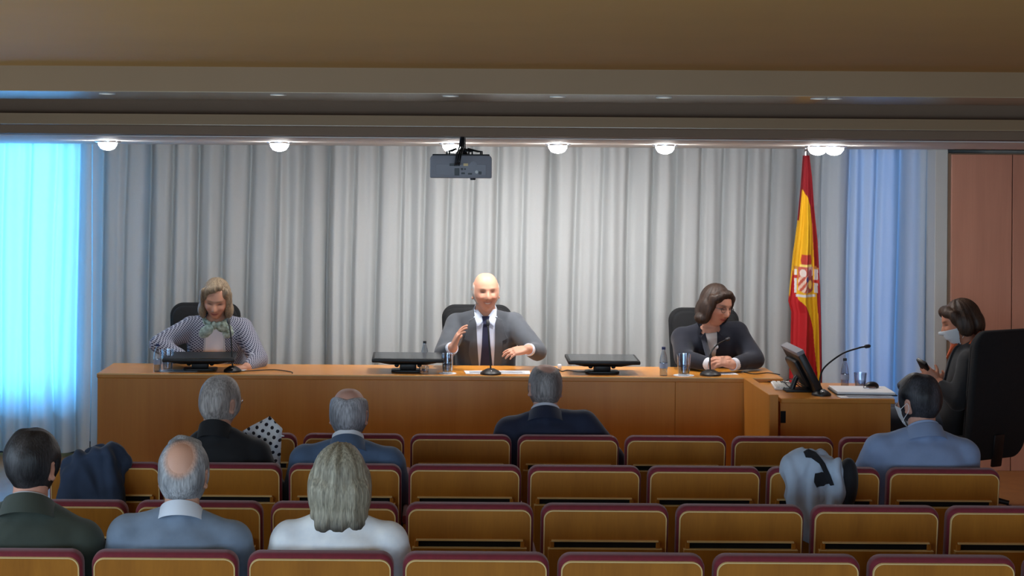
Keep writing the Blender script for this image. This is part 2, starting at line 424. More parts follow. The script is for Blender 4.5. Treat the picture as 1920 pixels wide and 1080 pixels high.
# left wall with three assumed side windows, unseen, added to light the seating
w = MB(); w.add(box(XL-.2, XL, YB-.2, YF, 0, .95)); w.add(box(XL-.2, XL, YB-.2, YF, 2.15, 2.8))
for a, b in ((YB-.2, 1.1), (2.5, 2.9), (4.3, 4.7), (6.1, YF)): w.add(box(XL-.2, XL, a, b, .95, 2.15))
struct('wall_left', w.get(), M['wall'])
for i, y0 in enumerate((1.1, 2.9, 4.7)):
    fr = MB(); fr.add(box(XL-.13, XL-.07, y0, y0+.05, .95, 2.15)); fr.add(box(XL-.13, XL-.07, y0+1.35, y0+1.4, .95, 2.15))
    fr.add(box(XL-.13, XL-.07, y0+.05, y0+1.35, .95, 1.0)); fr.add(box(XL-.13, XL-.07, y0+.05, y0+1.35, 2.1, 2.15))
    o = struct('window_%d' % (i+3), fr.get(), M['metal_white']); build('pane', box(XL-.103, XL-.097, y0+.05, y0+1.35, 1.0, 2.1), M['pane'], o, False)
struct('wall_right', box(XR, XR+.2, YB-.2, YF, 0, 2.8), M['wood_wall'])
w = MB(); w.add(box(XL-.2, XR+.2, YB-.2, YB, 0, .95)); w.add(box(XL-.2, XR+.2, YB-.2, YB, 2.25, 2.8))  # back wall with assumed windows out of view, added to light the seating
for a, b in ((XL-.2, -2.5), (-.8, -.55), (1.15, 1.4), (3.1, XR+.2)): w.add(box(a, b, YB-.2, YB, .95, 2.25))
struct('wall_back', w.get(), M['wall'])
for i, (a, b) in enumerate(((-2.5, -.8), (-.55, 1.15), (1.4, 3.1))):
    fr = MB(); fr.add(box(a, a+.05, YB-.13, YB-.07, .95, 2.25)); fr.add(box(b-.05, b, YB-.13, YB-.07, .95, 2.25))
    fr.add(box(a+.05, b-.05, YB-.13, YB-.07, .95, 1.0)); fr.add(box(a+.05, b-.05, YB-.13, YB-.07, 2.2, 2.25))
    o = struct('window_%d' % (i+6), fr.get(), M['metal_white']); build('pane', box(a+.05, b-.05, YB-.103, YB-.097, 1.0, 2.2), M['pane'], o, False)
struct('baseboard_front', box(XL, 3.40, YF-.018, YF, .17, .25), M['greydark'])
# stepped ceiling
struct('ceiling', box(XL-.2, XR+.2, YB-.2, YF+.2, 2.547, 2.75), M['ceiling'])
struct('trim_1', box(XL, XR, 6.95, 7.72, 2.446, 2.547), M['beam'])
struct('trim_2', box(XL, XR, 6.951, 7.719, 2.443, 2.446), M['gloss'])
struct('trim_3', box(XL, XR, 8.36, YF, 2.30, 2.547), M['band'])
b = MB(); b.add(box(XL, XR, 8.15, 8.36, 2.343, 2.392)); struct('trim_4', b.get(), M['beam'])
struct('trim_5', box(XL, XR, 8.151, 8.77, 2.340, 2.343), M['gloss'])
struct('trim_6', box(XL, XR, 8.77, 8.80, 2.302, 2.340), M['beam'])
struct('trim_7', box(XL, XR, 8.771, YF, 2.296, 2.302), M['soffit'])
# wood panelling on the right of the curtain
wp = struct('wall_front_panelled', box(3.47, XR, 11.32, YF, .17, 2.27), M['band'])
for a, b in ((3.47, 3.868), (3.874, 4.27), (4.276, XR)):
    build('wood_panel', bev(box(a, b, 11.295, 11.32, .17, 2.262), .002, 1), M['wood_wall'], wp, False)
struct('wall_front_pillar', bev(box(3.385, 3.47, 11.38, YF, .17, 2.296), .004, 1), M['wall'])

# ------------------------------------------------------------------ curtains
def pleats(x, z, r, base):
    """depth of the folded curtain at x"""
    y = np.zeros_like(x)
    for k, a, ph, wob in r:
        if a > .015:   # broad rounded folds with narrow grooves between them
            q = np.sin(.5*(k*x+ph+wob*np.sin(z*1.3+ph)+.8*np.sin(3.1*x+ph))); y += a*(2.3*np.exp(-(q/.42)**2)-.8)
        else:
            y += a*np.sin(k*x+ph+wob*np.sin(z*1.3+ph))
    return base + y
rs = np.random.RandomState(3)
waves = [(37, .034, .3, .7), (53, .010, 1.7, .8), (21, .026, 2.2, .5), (83, .004, .6, .8), (11, .014, 4.0, .3)]
def curtain(name, x0, x1, z0, z1, base, label, extra=0.0):
    nx = int((x1-x0)/.0055); nz = 26
    X = np.linspace(x0, x1, nx); Z = np.linspace(z0, z1, nz); gx, gz = np.meshgrid(X, Z)
    gather = 0.75+0.25*(z1-gz)/(z1-z0)
    gy = base + (pleats(gx, gz, waves, 0)+0.009*np.sin(gx*23+extra+gz*.8))*gather
    gx2 = gx + 0.010*np.sin(gz*2.1+gx*9)*(z1-gz)/(z1-z0)
    V = np.stack([gx2, gy, gz], -1).reshape(-1, 3); idx = np.arange(nx*nz).reshape(nz, nx)
    Fc = np.stack([idx[:-1, :-1], idx[:-1, 1:], idx[1:, 1:], idx[1:, :-1]], -1).reshape(-1, 4)
    root = thing(name, label, 'curtain', ((x0+x1)/2, base, z0))
    V = V - np.array([(x0+x1)/2, base, z0])
    npbuild('fabric', V, Fc, M['curtain'], root)
    hw = (x1-x0)/2
    build('hem', grid(nx//2, 2, lambda u, v: (-hw+u*2*hw, float(np.interp(-hw+u*2*hw, V[:nx, 0], V[:nx, 1]))-.004, .03+v*.003)), M['curtain'], root)
    return root
curtain('curtain', -3.74, -2.275, 0.20, 2.296, 11.60, 'pale curtain at the left edge glowing bright cyan from the window behind it')
curtain('curtain', -2.27, 2.68, 0.20, 2.296, 11.60, 'long pleated grey-white curtain behind the three seated speakers', 1.0)
curtain('curtain', 2.685, 3.38, 0.20, 2.296, 11.60, 'blue-tinted pleated curtain right of the flag over a dim window', 2.0)

# ------------------------------------------------------------------ ceiling lamps
def lamp(px, py, power, label, cone=128, tilt=42):
    Y = 10.2; p = W(px, py, Y); x = p.x
    t = thing('ceiling_spotlight', label, 'ceiling light', (x, Y, 2.296), 0, 'spotlights in the soffit above the desk')
    build('trim_ring', lathe([(.056, 0), (.078, 0), (.078, -.006), (.070, -.012), (.056, -.012)], 28, False), M['chrome'], t)
    build('lamp_lens', lathe([(.0001, -.058), (.02, -.055), (.040, -.046), (.054, -.026), (.058, -.002)], 28, False), M['lamp'], t)
    l = bpy.data.lights.new('spot', 'SPOT'); l.energy = power; l.spot_size = math.radians(cone); l.spot_blend = 1.0; l.shadow_soft_size = .05; l.color = (1.0, .985, .97)
    o = bpy.data.objects.new('spot', l); o.location = (0, 0, -.068); o.rotation_euler = (math.radians(tilt), 0, 0); link(o, t)
for px, py, pw, lb in ((202, 258, 5, 'bright round spotlight at the far left above the window curtain'), (524, 265, 10, 'round spotlight left of centre, between the leftmost lamp and the projector'),
                   (847, 268, 52, 'glaring round spotlight directly behind the hanging projector'), (1046, 269, 66, 'glaring round spotlight first to the right of the projector'),
                   (1247, 269, 36, 'glaring round spotlight above the woman in navy, second right of the projector'), (1533, 271, 1.5, 'left one of the close pair of spotlights above the flag'),
                   (1564, 272, 1.5, 'right one of the close pair of spotlights above the flag')):
    lamp(px, py, pw, lb)

M['dim'] = emit('dim_glint', (1.0, .95, .82), 0.9)  # emissive discs added to imitate bright glints on the beam underside
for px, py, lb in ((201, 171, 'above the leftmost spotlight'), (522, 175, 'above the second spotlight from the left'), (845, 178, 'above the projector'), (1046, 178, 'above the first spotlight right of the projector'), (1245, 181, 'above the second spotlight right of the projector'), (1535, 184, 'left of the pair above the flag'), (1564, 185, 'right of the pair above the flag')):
    p = W(px, py+2, 7.14); t = thing('beam_glint', 'small dim recessed light in the ceiling beam, '+lb, 'ceiling light', (p.x, 7.14, 2.443), 0, 'small recessed lights in the beam')
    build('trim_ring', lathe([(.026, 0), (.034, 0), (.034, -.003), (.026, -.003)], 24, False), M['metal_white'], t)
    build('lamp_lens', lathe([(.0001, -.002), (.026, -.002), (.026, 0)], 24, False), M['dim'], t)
# ------------------------------------------------------------------ projector
def projector():
    Y = 8.62; a = W(806, 335, Y); b = W(921, 292, Y); cx = (a.x+b.x)/2; hw = (b.x-a.x)/2; z0 = a.z; h = b.z-a.z
    t = thing('ceiling_projector', 'grey projector hanging under the soffit with its socket side showing', 'projector', (cx, Y, z0))
    build('casing', bev(prism(rrect(-hw, hw, 0.004, h, .02, .008), -.12, .12), .006), M['grey'], t)
    build('top_cover', bev(prism(rrect(-hw+.012, hw-.012, h-.006, h+.006, .004, .004), -.112, .112), .002), M['black'], t)
    build('port_recess', bev(box(-hw+.03, hw-.03, -.1212, -.118, .018, h*.62), .001, 1), M['grey'], t)
    for x, z, rx, rz in ((-.045, .6, .012, .006), (-.02, .6, .014, .007), (-.02, .3, .012, .018), (.005, .42, .006, .005), (.02, .42, .004, .004), (.01, .24, .009, .004), (.045, .22, .010, .004), (.095, .26, .007, .007)):
        build('socket', bev(box(x-rx, x+rx, -.1225, -.119, z*h-rz, z*h+rz), .001, 1), M['black'], t, False)
    build('socket', xf(lathe([(.0001, 0), (.008, 0), (.008, .004), (.004, .004)], 14), Matrix.Translation((.078, -.1195, .3*h)) @ Matrix.Rotation(PI/2, 4, 'X')), M['metal_white'], t)
    build('sticker', box(.012, .035, -.1222, -.119, .55*h, .66*h), M['wood_edge'], t, False)
    build('vent_grille', xf(lathe([(.0001, 0), (.018, 0), (.018, .003), (.012, .0035)], 20), Matrix.Translation((.062, -.1195, .6*h)) @ Matrix.Rotation(PI/2, 4, 'X')), M['grey'], t)
    build('foot', lathe([(.012, 0), (.014, .005), (.014, .01)], 14), M['black'], t, loc=(.06, -.08, -.005))
    top = 2.340-z0
    build('ceiling_mount', tube([(0.012, 0, h), (0.012, 0, h+.03), (.012, 0, top)], [.03, .014, .014], 12), M['black'], t)
    build('mount_plate', bev(box(-.04, .065, -.05, .05, top-.006, top), .002, 1), M['greydark'], t)
    for i, (x, y) in enumerate(((-.07, -.05), (-.055, .05), (.04, -.06), (.06, .04), (.10, -.03), (.11, .05))):
        build('mount_arm', tube([(x*.35, y*.4, h+.034), (x*.8, y, h+.022), (x, y, h+.02), (x, y, h)], .005, 8), M['black'], t)
    for i, (dx, c) in enumerate(((.0, 'black'), (.010, 'black'), (-.010, 'greydark'))):
        build('cable', tube(smoothpath([(-.02+dx, -.124, .6*h), (-.018+dx, -.17, .72*h), (-.01+dx, -.14, h+.01), (.004+dx, -.05, h+.05), (.010+dx*.5, -.02, top)], 6), .0045, 8), M[c], t)
projector()

# ================================================================== SEATS
PITCH = .5215; B0 = -.09
ROWS = [(8.275, -2, 4, 'front row'), (7.42, -3, 4, 'second row'), (6.565, -3, 4, 'third row'), (5.71, -3, 4, 'nearest row')]
LEAN = math.radians(7)
def seat_proto():
    t = thing('auditorium_seat', 'seat', 'seat', (0, 0, 0), 0, 'burgundy and wood seats in rows')
    T = Matrix.Translation((0, 0, .844)) @ Matrix.Rotation(LEAN, 4, 'X')   # local: z down from top, y to the front
    def P(name, vf, m, sm=True): return build(name, xf(vf, T), M[m], t, sm)
    P('back_pad', bev(prism(rrect(-.246, .246, -.50, 0, .044, .03), .0, .055), .015, 3), 'burg')
    P('back_panel', prism(rrect(-.236, .236, -.50, -.016, .036, .01), -.008, .02), 'wood', False)
    # ply edge: a thin strip around the panel outline, coloured pale as if catching light
    o = rrect(-.2365, .2365, -.49, -.0155, .0365, .01, 8); i = rrect(-.2325, .2325, -.486, -.0195, .0325, .006, 8); n = len(o)
    V = [(x, -.0095, z) for x, z in o]+[(x, -.0095, z) for x, z in i]+[(x, .004, z) for x, z in o]+[(x, .004, z) for x, z in i]
    Fc = []
    for k in range(n):
        q = (k+1) % n
        Fc += [(k, q, n+q, n+k), (k, 2*n+k, 2*n+q, q), (n+k, n+q, 3*n+q, 3*n+k)]
    P('panel_edge', (V, Fc), 'wood_edge', False)
    P('slot_rail', bev(box(-.206, .206, -.020, -.006, -.137, -.131), .0015, 1), 'wood_edge', False)
    P('slot', box(-.196, .196, -.0105, -.004, -.161, -.137), 'slot', False)
    for s in (-1, 1): P('slot_side', bev(box(min(s*.196, s*.212), max(s*.196, s*.212), -.018, -.004, -.161, -.137), .0015, 1), 'wood', False)
    P('tablet_panel', bev(prism(rrect(-.220, .220, -.44, -.164, .006, .02), -.026, -.006), .002, 1), 'wood', False)
    P('tablet_edge', bev(box(-.220, .220, -.0265, -.006, -.164, -.161), .001, 1), 'wood_edge', False)
    build('seat_cushion', bev(box(-.235, .235, .085, .50, .345, .445), .035, 3), M['burg'], t)
    build('seat_board', bev(box(-.23, .23, .08, .47, .325, .345), .006, 1), M['wood'], t)
    armrest(t, -1)
    return t
def armrest(t, s):
    x = s*PITCH/2
    pan = build('armrest', bev(box(x-.009, x+.009, .04, .42, 0.0, .585), .004, 1), M['wood'], t)
    build('armrest_pad', bev(box(x-.012, x+.012, .03, .40, .585, .625), .011, 2), M['burg'], pan)
    build('foot_plate', bev(box(x-.011, x+.011, .03, .40, 0, .012), .003, 1), M['black'], pan)
    return pan
proto = seat_proto(); first = True
ordn = ['leftmost', 'second from the left', 'third from the left', 'fourth from the left', 'fifth from the left', 'third from the right', 'second from the right', 'rightmost']
who = {(0, 1): 'with the man in the navy suit', (1, -3): 'with the dark blue coat over it', (1, -2): 'with the man in black', (1, -1): 'under the bald man', (1, 3): 'under the draped grey jacket',
       (1, 4): 'under the dark-haired man', (3, -3): 'with the man in an olive jacket', (3, -2): 'under the man in grey', (3, -1): 'with the woman in white'}
for r, (Y, a, b, rn) in enumerate(ROWS):
    for i in range(a, b+1):
        t = proto if first else copy_tree(proto)
        t.location = (B0+PITCH*(i+.5), Y, 0)
        k = i-a; nseat = b-a+1
        pos = ordn[k] if nseat == 8 else ['leftmost', 'second from the left', 'third from the left', 'middle', 'third from the right', 'second from the right', 'rightmost'][k]
        t['label'] = 'burgundy seat, %s in the %s' % (pos, rn) + ((', ' + who[(r, i)]) if (r, i) in who else '')
        if i == b and not first:
            armrest(t, 1)
        first = False

# ================================================================== DESKS
def desk():
    DZ = .93; y0, y1 = 10.0, 10.53; xl = W(183, 705, y0).x; xr = 2.09
    t = thing('speakers_desk', 'long honey-wood desk on the platform in front of the curtain', 'desk', (0, y0, .17))
    h = DZ-.17
    build('desk_top', bev(box(xl-.004, xr, -.004, y1-y0, h-.028, h), .003, 1), M['wood_desk'], t, False)
    build('top_edge', box(xl-.004, xr, -.0055, -.003, h-.007, h-.001), M['wood_edge'], t, False)
    s1, s2 = W(1266, 760, y0).x, W(1401, 760, y0).x
    for a, b in ((xl, s1-.0008), (s1+.0008, s2-.0008), (s2+.0008, xr)):
        build('front_panel', bev(box(a, b, .0, .022, 0, h-.028), .0015, 1), M['wood_desk'], t, False)
    for a in (xl, xr-.024): build('end_panel', bev(box(a, a+.024, .022, y1-y0-.03, 0, h-.028), .0015, 1), M['wood_desk'], t, False)
    build('seam_light_stop', box(xl+.03, xr-.03, .0222, .03, .02, h-.05), M['slot'], t, False)  # dark strip added behind the panels to stop light leaking through the seams
    build('modesty_rail', box(xl+.03, xr-.03, .03, .05, .1, .2), M['wood_desk'], t, False)
    # return desk on the right, nearer the seats
    t2 = thing('side_desk', 'short wooden side desk at right with raised end board', 'desk', (1.93, 9.28, .17)); h2 = .905-.17
    build('desk_top', bev(box(.0, .62, 0, .70, h2-.026, h2), .003, 1), M['wood_desk'], t2, False)
    build('front_panel', bev(box(.0, .60, .012, .034, 0, h2-.026), .0015, 1), M['wood_desk'], t2, False)
    build('end_panel', bev(box(.578, .60, .034, .68, 0, h2-.026), .0015, 1), M['wood_desk'], t2, False)
    build('end_board', bev(box(-.072, -.022, -.04, .715, 0, h), .003, 1), M['wood_desk'], t2, False)
    build('cable_slot', box(.0, .028, .0095, .0125, h2-.135, h2-.070), M['slot'], t2, False)
desk()
DZ = .93; SZ = .905

def monitor(px, label, screen='screen', rz=0.0, dz=0.0):
    p = W(px, 700, 10.19); t = thing('desk_monitor', label, 'monitor', (p.x, 10.20, DZ), rz, 'low monitors on the speakers desk')
    T = Matrix.Translation((0, 0, .088+dz)) @ Matrix.Rotation(math.radians(2.4), 4, 'X')
    c = build('casing', xf(bev(box(-.213, .213, -.142, .142, -.016, .006), .006), T), M['black'], t)
    build('screen', xf(bev(box(-.198, .198, -.126, .126, .0055, .0072), .0006, 1), T), M[screen], c, False)
    V = [(-.19, -.115, -.016), (.19, -.115, -.016), (.19, .115, -.016), (-.19, .115, -.016), (-.11, -.055, -.04), (.11, -.055, -.04), (.11, .055, -.04), (-.11, .055, -.04)]
    build('rear_cover', xf((V, [(0, 3, 2, 1), (4, 5, 6, 7), (0, 1, 5, 4), (1, 2, 6, 5), (2, 3, 7, 6), (3, 0, 4, 7)]), T), M['black'], t, False)
    build('neck', bev(box(-.05, .05, -.03, .035, .010, .06), .01), M['black'], t)
    build('base', bev(prism(rrect(-.10, .10, -.06, .075, .03, .03), 0, .012), .003), M['black'], t).matrix_local = Matrix(((1, 0, 0, 0), (0, 0, 1, 0), (0, 1, 0, 0), (0, 0, 0, 1)))
    for s in (-1, 1): build('hinge_knob', ellip((s*.068, .0, .036), (.014, .012, .012)), M['black'], t)
    return t
monitor(375, 'black monitor lying almost flat in front of the woman in the patterned jacket', 'black', 0.05, -.006)
monitor(765, 'dark monitor lying almost flat left of the speaking man')
monitor(1129, 'dark monitor lying almost flat right of the speaking man', dz=-.004)

def gooseneck(loc, pts, label, foot=.085):
    t = thing('gooseneck_microphone', label, 'microphone', loc)
    build('base', lathe([(.0001, 0), (foot*.62, 0), (foot*.62, .010), (foot*.5, .020), (foot*.22, .034), (.0001, .036)], 24, False), M['black'], t)
    build('switch', ellip((.0, -.035, .024), (.008, .006, .004)), M['chrome'], t)
    pts = [Vector(p)-Vector(loc) for p in pts]; pa = smoothpath([(0, 0, .03)]+pts, 8)
    build('stem', tube(pa, .0048, 10), M['black'], t)
    d = (pa[-1]-pa[-3]).normalized()
    build('capsule', tube([pa[-1]-d*.004, pa[-1]+d*.004, pa[-1]+d*.028, pa[-1]+d*.036], [.006, .0105, .0105, .006], 14), M['greydark'], t)
p = W(920, 701, 10.08); gooseneck((p.x, 10.08, DZ), [W(919, 670, 10.1), W(917, 640, 10.13), W(915, 610, 10.18)], 'black gooseneck microphone in front of the speaking man', .1)
p = W(436, 694, 10.12); gooseneck((p.x, 10.12, DZ), [W(435, 668, 10.13), W(433, 630, 10.17), W(429, 606, 10.22)], 'black gooseneck microphone in front of the woman in the patterned jacket')
p = W(1332, 701, 10.1); gooseneck((p.x, 10.1, DZ), [W(1331, 680, 10.11), W(1333, 661, 10.13), W(1345, 646, 10.2), W(1362, 637, 10.28)], 'black gooseneck microphone in front of the woman in navy', .1)
p = W(1540, 738, 9.42); gooseneck((p.x, 9.42, SZ), [W(1537, 715, 9.42), W(1545, 690, 9.44), W(1578, 664, 9.48), W(1608, 653, 9.50), W(1622, 650, 9.52)], 'black gooseneck microphone arching over the side desk')

def bottle(px, py, Y, z, h, label, cap='bluecap'):
    p = W(px, py, Y); s = h/.22
    t = thing('water_bottle', label, 'bottle', (p.x, Y, z))
    build('bottle_body', lathe([(r*s, q*s) for r, q in ((.0001, 0), (.026, 0), (.030, .006), (.029, .05), (.031, .055), (.031, .10), (.030, .105), (.027, .14), (.018, .175), (.0125, .19), (.0125, .205))], 24, False), M['plastic'], t)
    build('label_band', lathe([(.0315*s, .058*s), (.0315*s, .098*s)], 24, False), M['label'], t)
    build('water', lathe([(r*s, q*s) for r, q in ((.0001, .002), (.028, .004), (.028, .05), (.029, .10), (.0001, .11))], 20, False), M['water'], t)
    build('cap', lathe([(.0145*s, .2*s), (.0145*s, .218*s), (.012*s, .22*s), (.0001, .22*s)], 20, False), M[cap], t)
bottle(295, 697, 10.1, DZ, .165, 'clear water bottle at the left end of the long desk')
bottle(796, 690, 10.42, DZ, .16, 'small water bottle with dark cap behind the middle monitor', 'black')
bottle(1244, 705, 10.07, DZ, .17, 'water bottle with blue cap left of the woman in navy')
bottle(1584, 712, 9.80, SZ, .165, 'clear water bottle on the side desk under the microphone arm', 'greydark')
def tumbler(px, py, Y, z, h, label, coaster=True, r=.036):
    p = W(px, py, Y); t = thing('water_glass', label, 'glass', (p.x, Y, z+(.004 if coaster else 0)))
    build('glass_wall', lathe([(.0001, 0), (r*.8, 0), (r, h), (r-.002, h), (r*.8-.002, .008), (.0001, .008)], 28, False), M['glass'], t)
    build('water', lathe([(.0001, .009), (r*.78, .009), (r*.86, h*.45), (.0001, h*.45)], 24, False), M['water'], t)
    if coaster:
        c = build('paper_coaster', lathe([(.0001, 0), (r*1.45, 0), (r*1.45, .003), (.0001, .003)], 24, False), M['paper'], None, loc=(p.x, Y, z))
        tag(c, 'white paper coaster under the '+label, 'coaster')
tumbler(839, 699, 10.1, DZ, .115, 'tall glass left of the speaking man')
tumbler(1282, 704, 10.08, DZ, .125, 'tall glass beside the woman in navy', r=.042)
tumbler(314, 694, 10.13, DZ, .125, 'glass beside the bottle at the left end of the desk')
tumbler(795, 703, 10.06, DZ, .045, 'short glass under the edge of the middle monitor', False, .03)
tumbler(1613, 713, 9.78, SZ, .085, 'glass on the side desk beside the bottle', False)

def sheet(px, py, Y, z, wx, wy, rz, label, name='paper_sheet', n=1, mat_='paper', cat='paper', ink=True):
    p = W(px, py, Y); t = thing(name, label, cat, (p.x, Y, z), rz)
    for k in range(n):
        a = .03*k
        o = build('page', box(-wx/2, wx/2, -wy/2, wy/2, .0008+k*.0012, .0016+k*.0012), M[mat_], t, False); o.rotation_euler.z = a
    if ink:
        for k in range(4): build('print_line', box(-wx*.38, wx*(.36-.08*(k % 2)), -wy*.3+k*wy*.16, -wy*.3+k*wy*.16+.008, .0016+n*.0012, .0019+n*.0012), M['ink'], t, False)
    return t
sheet(905, 698, 10.16, DZ, .21, .16, .04, 'white printed sheets left of the centre microphone', n=2)
sheet(962, 697, 10.17, DZ, .20, .16, -.05, 'white printed sheets right of the centre microphone', n=2)
sheet(345, 693, 10.14, DZ, .16, .12, .1, 'white sheet under the left monitor')
sheet(450, 690, 10.26, DZ, .10, .16, -.2, 'white sheet by the left microphone base')
sheet(1352, 697, 10.2, DZ, .18, .13, .06, 'white sheet under the clasped hands')
def cable(pts, label, r=.003, m='black'):
    o = build('desk_cable', tube(smoothpath(pts, 8), r, 6), M[m]); tag(o, label, 'cable')
zc = DZ+.004
def dp(px, Y, z=zc): q = W(px, 700, Y); return Vector((q.x, Y, z))
cable([dp(446, 10.1), dp(480, 10.16), dp(515, 10.2), dp(545, 10.1), dp(548, 10.03)], 'thin black cable curling right of the left microphone')
cable([dp(1046, 10.33, DZ+.004), dp(1054, 10.22), dp(1064, 10.28), dp(1085, 10.2), dp(1105, 10.22)], 'thin black cable left of the right monitor')
cable([dp(1395, 10.25), dp(1415, 10.16), dp(1440, 10.22), dp(1462, 10.13)], 'thin dark cable at the right end of the long desk')
# small white plug beside the right monitor
tag(build('cable_plug', bev(box(-.012, .012, -.012, .012, 0, .03), .005), M['paper'], None, loc=(dp(1049, 10.36).x, 10.36, DZ)), 'small white plug standing on the desk behind the bald head', 'plug')

# ---- side desk things
def side_monitor():
    b = W(1534, 739, 9.50); tp = W(1494, 660, 9.50)
    t = thing('tilted_monitor', 'black monitor tilted back on the side desk, seen edge-on', 'monitor', (b.x-.07, 9.62, SZ))
    d = Vector((tp.x-b.x, 0, tp.z-b.z)); L = d.length; d.normalize(); n = Vector((d.z, 0, -d.x))
    base = Vector((.07, 0, b.z-SZ+.012))
    Tm = Matrix(((n.x, 0, d.x, base.x), (0, 1, 0, 0), (n.z, 0, d.z, base.z), (0, 0, 0, 1)))
    c = build('casing', xf(bev(box(-.022, .018, -.21, .21, 0, L), .007), Tm), M['black'], t)
    build('screen', xf(box(.018, .0195, -.19, .19, .02, L-.018), Tm), M['screen'], c, False)
    build('rear_cover', xf(bev(box(-.05, -.02, -.13, .13, .05, L-.05), .015), Tm), M['black'], t)
    build('top_bezel', xf(bev(box(-.024, .0195, -.212, .212, L-.02, L+.004), .004), Tm), M['grey'], t)
    build('neck', tube([(.01, 0, .11), (-.03, 0, .07), (-.05, 0, .01)], .016, 12), M['black'], t)
    build('base', bev(box(-.10, .04, -.08, .08, 0, .012), .004), M['black'], t)
side_monitor()
for k, (a, b_) in enumerate((((1440, 9.98), (1500, 9.75)), ((1455, 9.9), (1490, 9.62)), ((1470, 9.95), (1512, 9.7)))):
    pa, pb = W(a[0], 720, a[1]), W(b_[0], 720, b_[1])
    pa.x = max(pa.x, 1.945); pb.x = max(pb.x, 1.97)
    cable([(pa.x, pa.y, SZ+.005), (pa.x+.03, pa.y-.06, SZ+.012+.01*k), (pb.x-.03, pb.y+.03, SZ+.02), (pb.x, pb.y, SZ+.006)], ['tangled cable at the back of the side desk', 'tangled cable beside the tilted monitor', 'looped cable under the tilted monitor'][k], .0035)
pk = W(1468, 726, 9.72); kb = thing('keyboard', 'pale keyboard lying behind the tilted monitor', 'keyboard', (pk.x+.01, 9.78, SZ), 1.45)
build('keyboard_body', bev(box(-.15, .15, -.055, .055, 0, .012), .003), M['paper'], kb)
for r_ in range(4):
    for c_ in range(11): build('key', bev(box(-.142+c_*.0258, -.121+c_*.0258, -.048+r_*.025, -.027+r_*.025, .012, .018), .002, 1), M['metal_white'], kb, False)
fo = thing('paper_folder', 'dark-edged folder with papers on the side desk', 'folder', (W(1616, 730, 9.55).x, 9.55, SZ), -.06)
build('cover', bev(box(-.165, .165, -.15, .15, .001, .008), .002, 1), M['greydark'], fo)
build('page_block', bev(box(-.16, .155, -.14, .14, .008, .02), .001, 1), M['paper'], fo, False)
fo2 = thing('loose_documents', 'printed sheets at the front edge of the side desk', 'paper', (W(1622, 742, 9.36).x, 9.36, SZ), .02)
build('page', box(-.15, .15, -.06, .03, .001, .004), M['paper'], fo2, False); o = build('page', box(-.10, .15, -.05, .03, .004, .0055), M['ink'], fo2, False); o.rotation_euler.z = -.05
mo = thing('computer_mouse', 'black and grey computer mouse on the folder', 'mouse', (W(1634, 722, 9.60).x, 9.60, SZ+.0205), -.9)
build('mouse_body', [tuple(p) for p in ()] or (lambda e: ([(x, y, max(z, 0)) for x, y, z in e[0]], e[1]))(ellip((0, 0, .006), (.03, .055, .03))), M['black'], mo)
build('mouse_side', (lambda e: ([(x, y, max(z, 0)) for x, y, z in e[0]], e[1]))(ellip((0, -.012, .004), (.0315, .047, .018))), M['chrome'], mo)

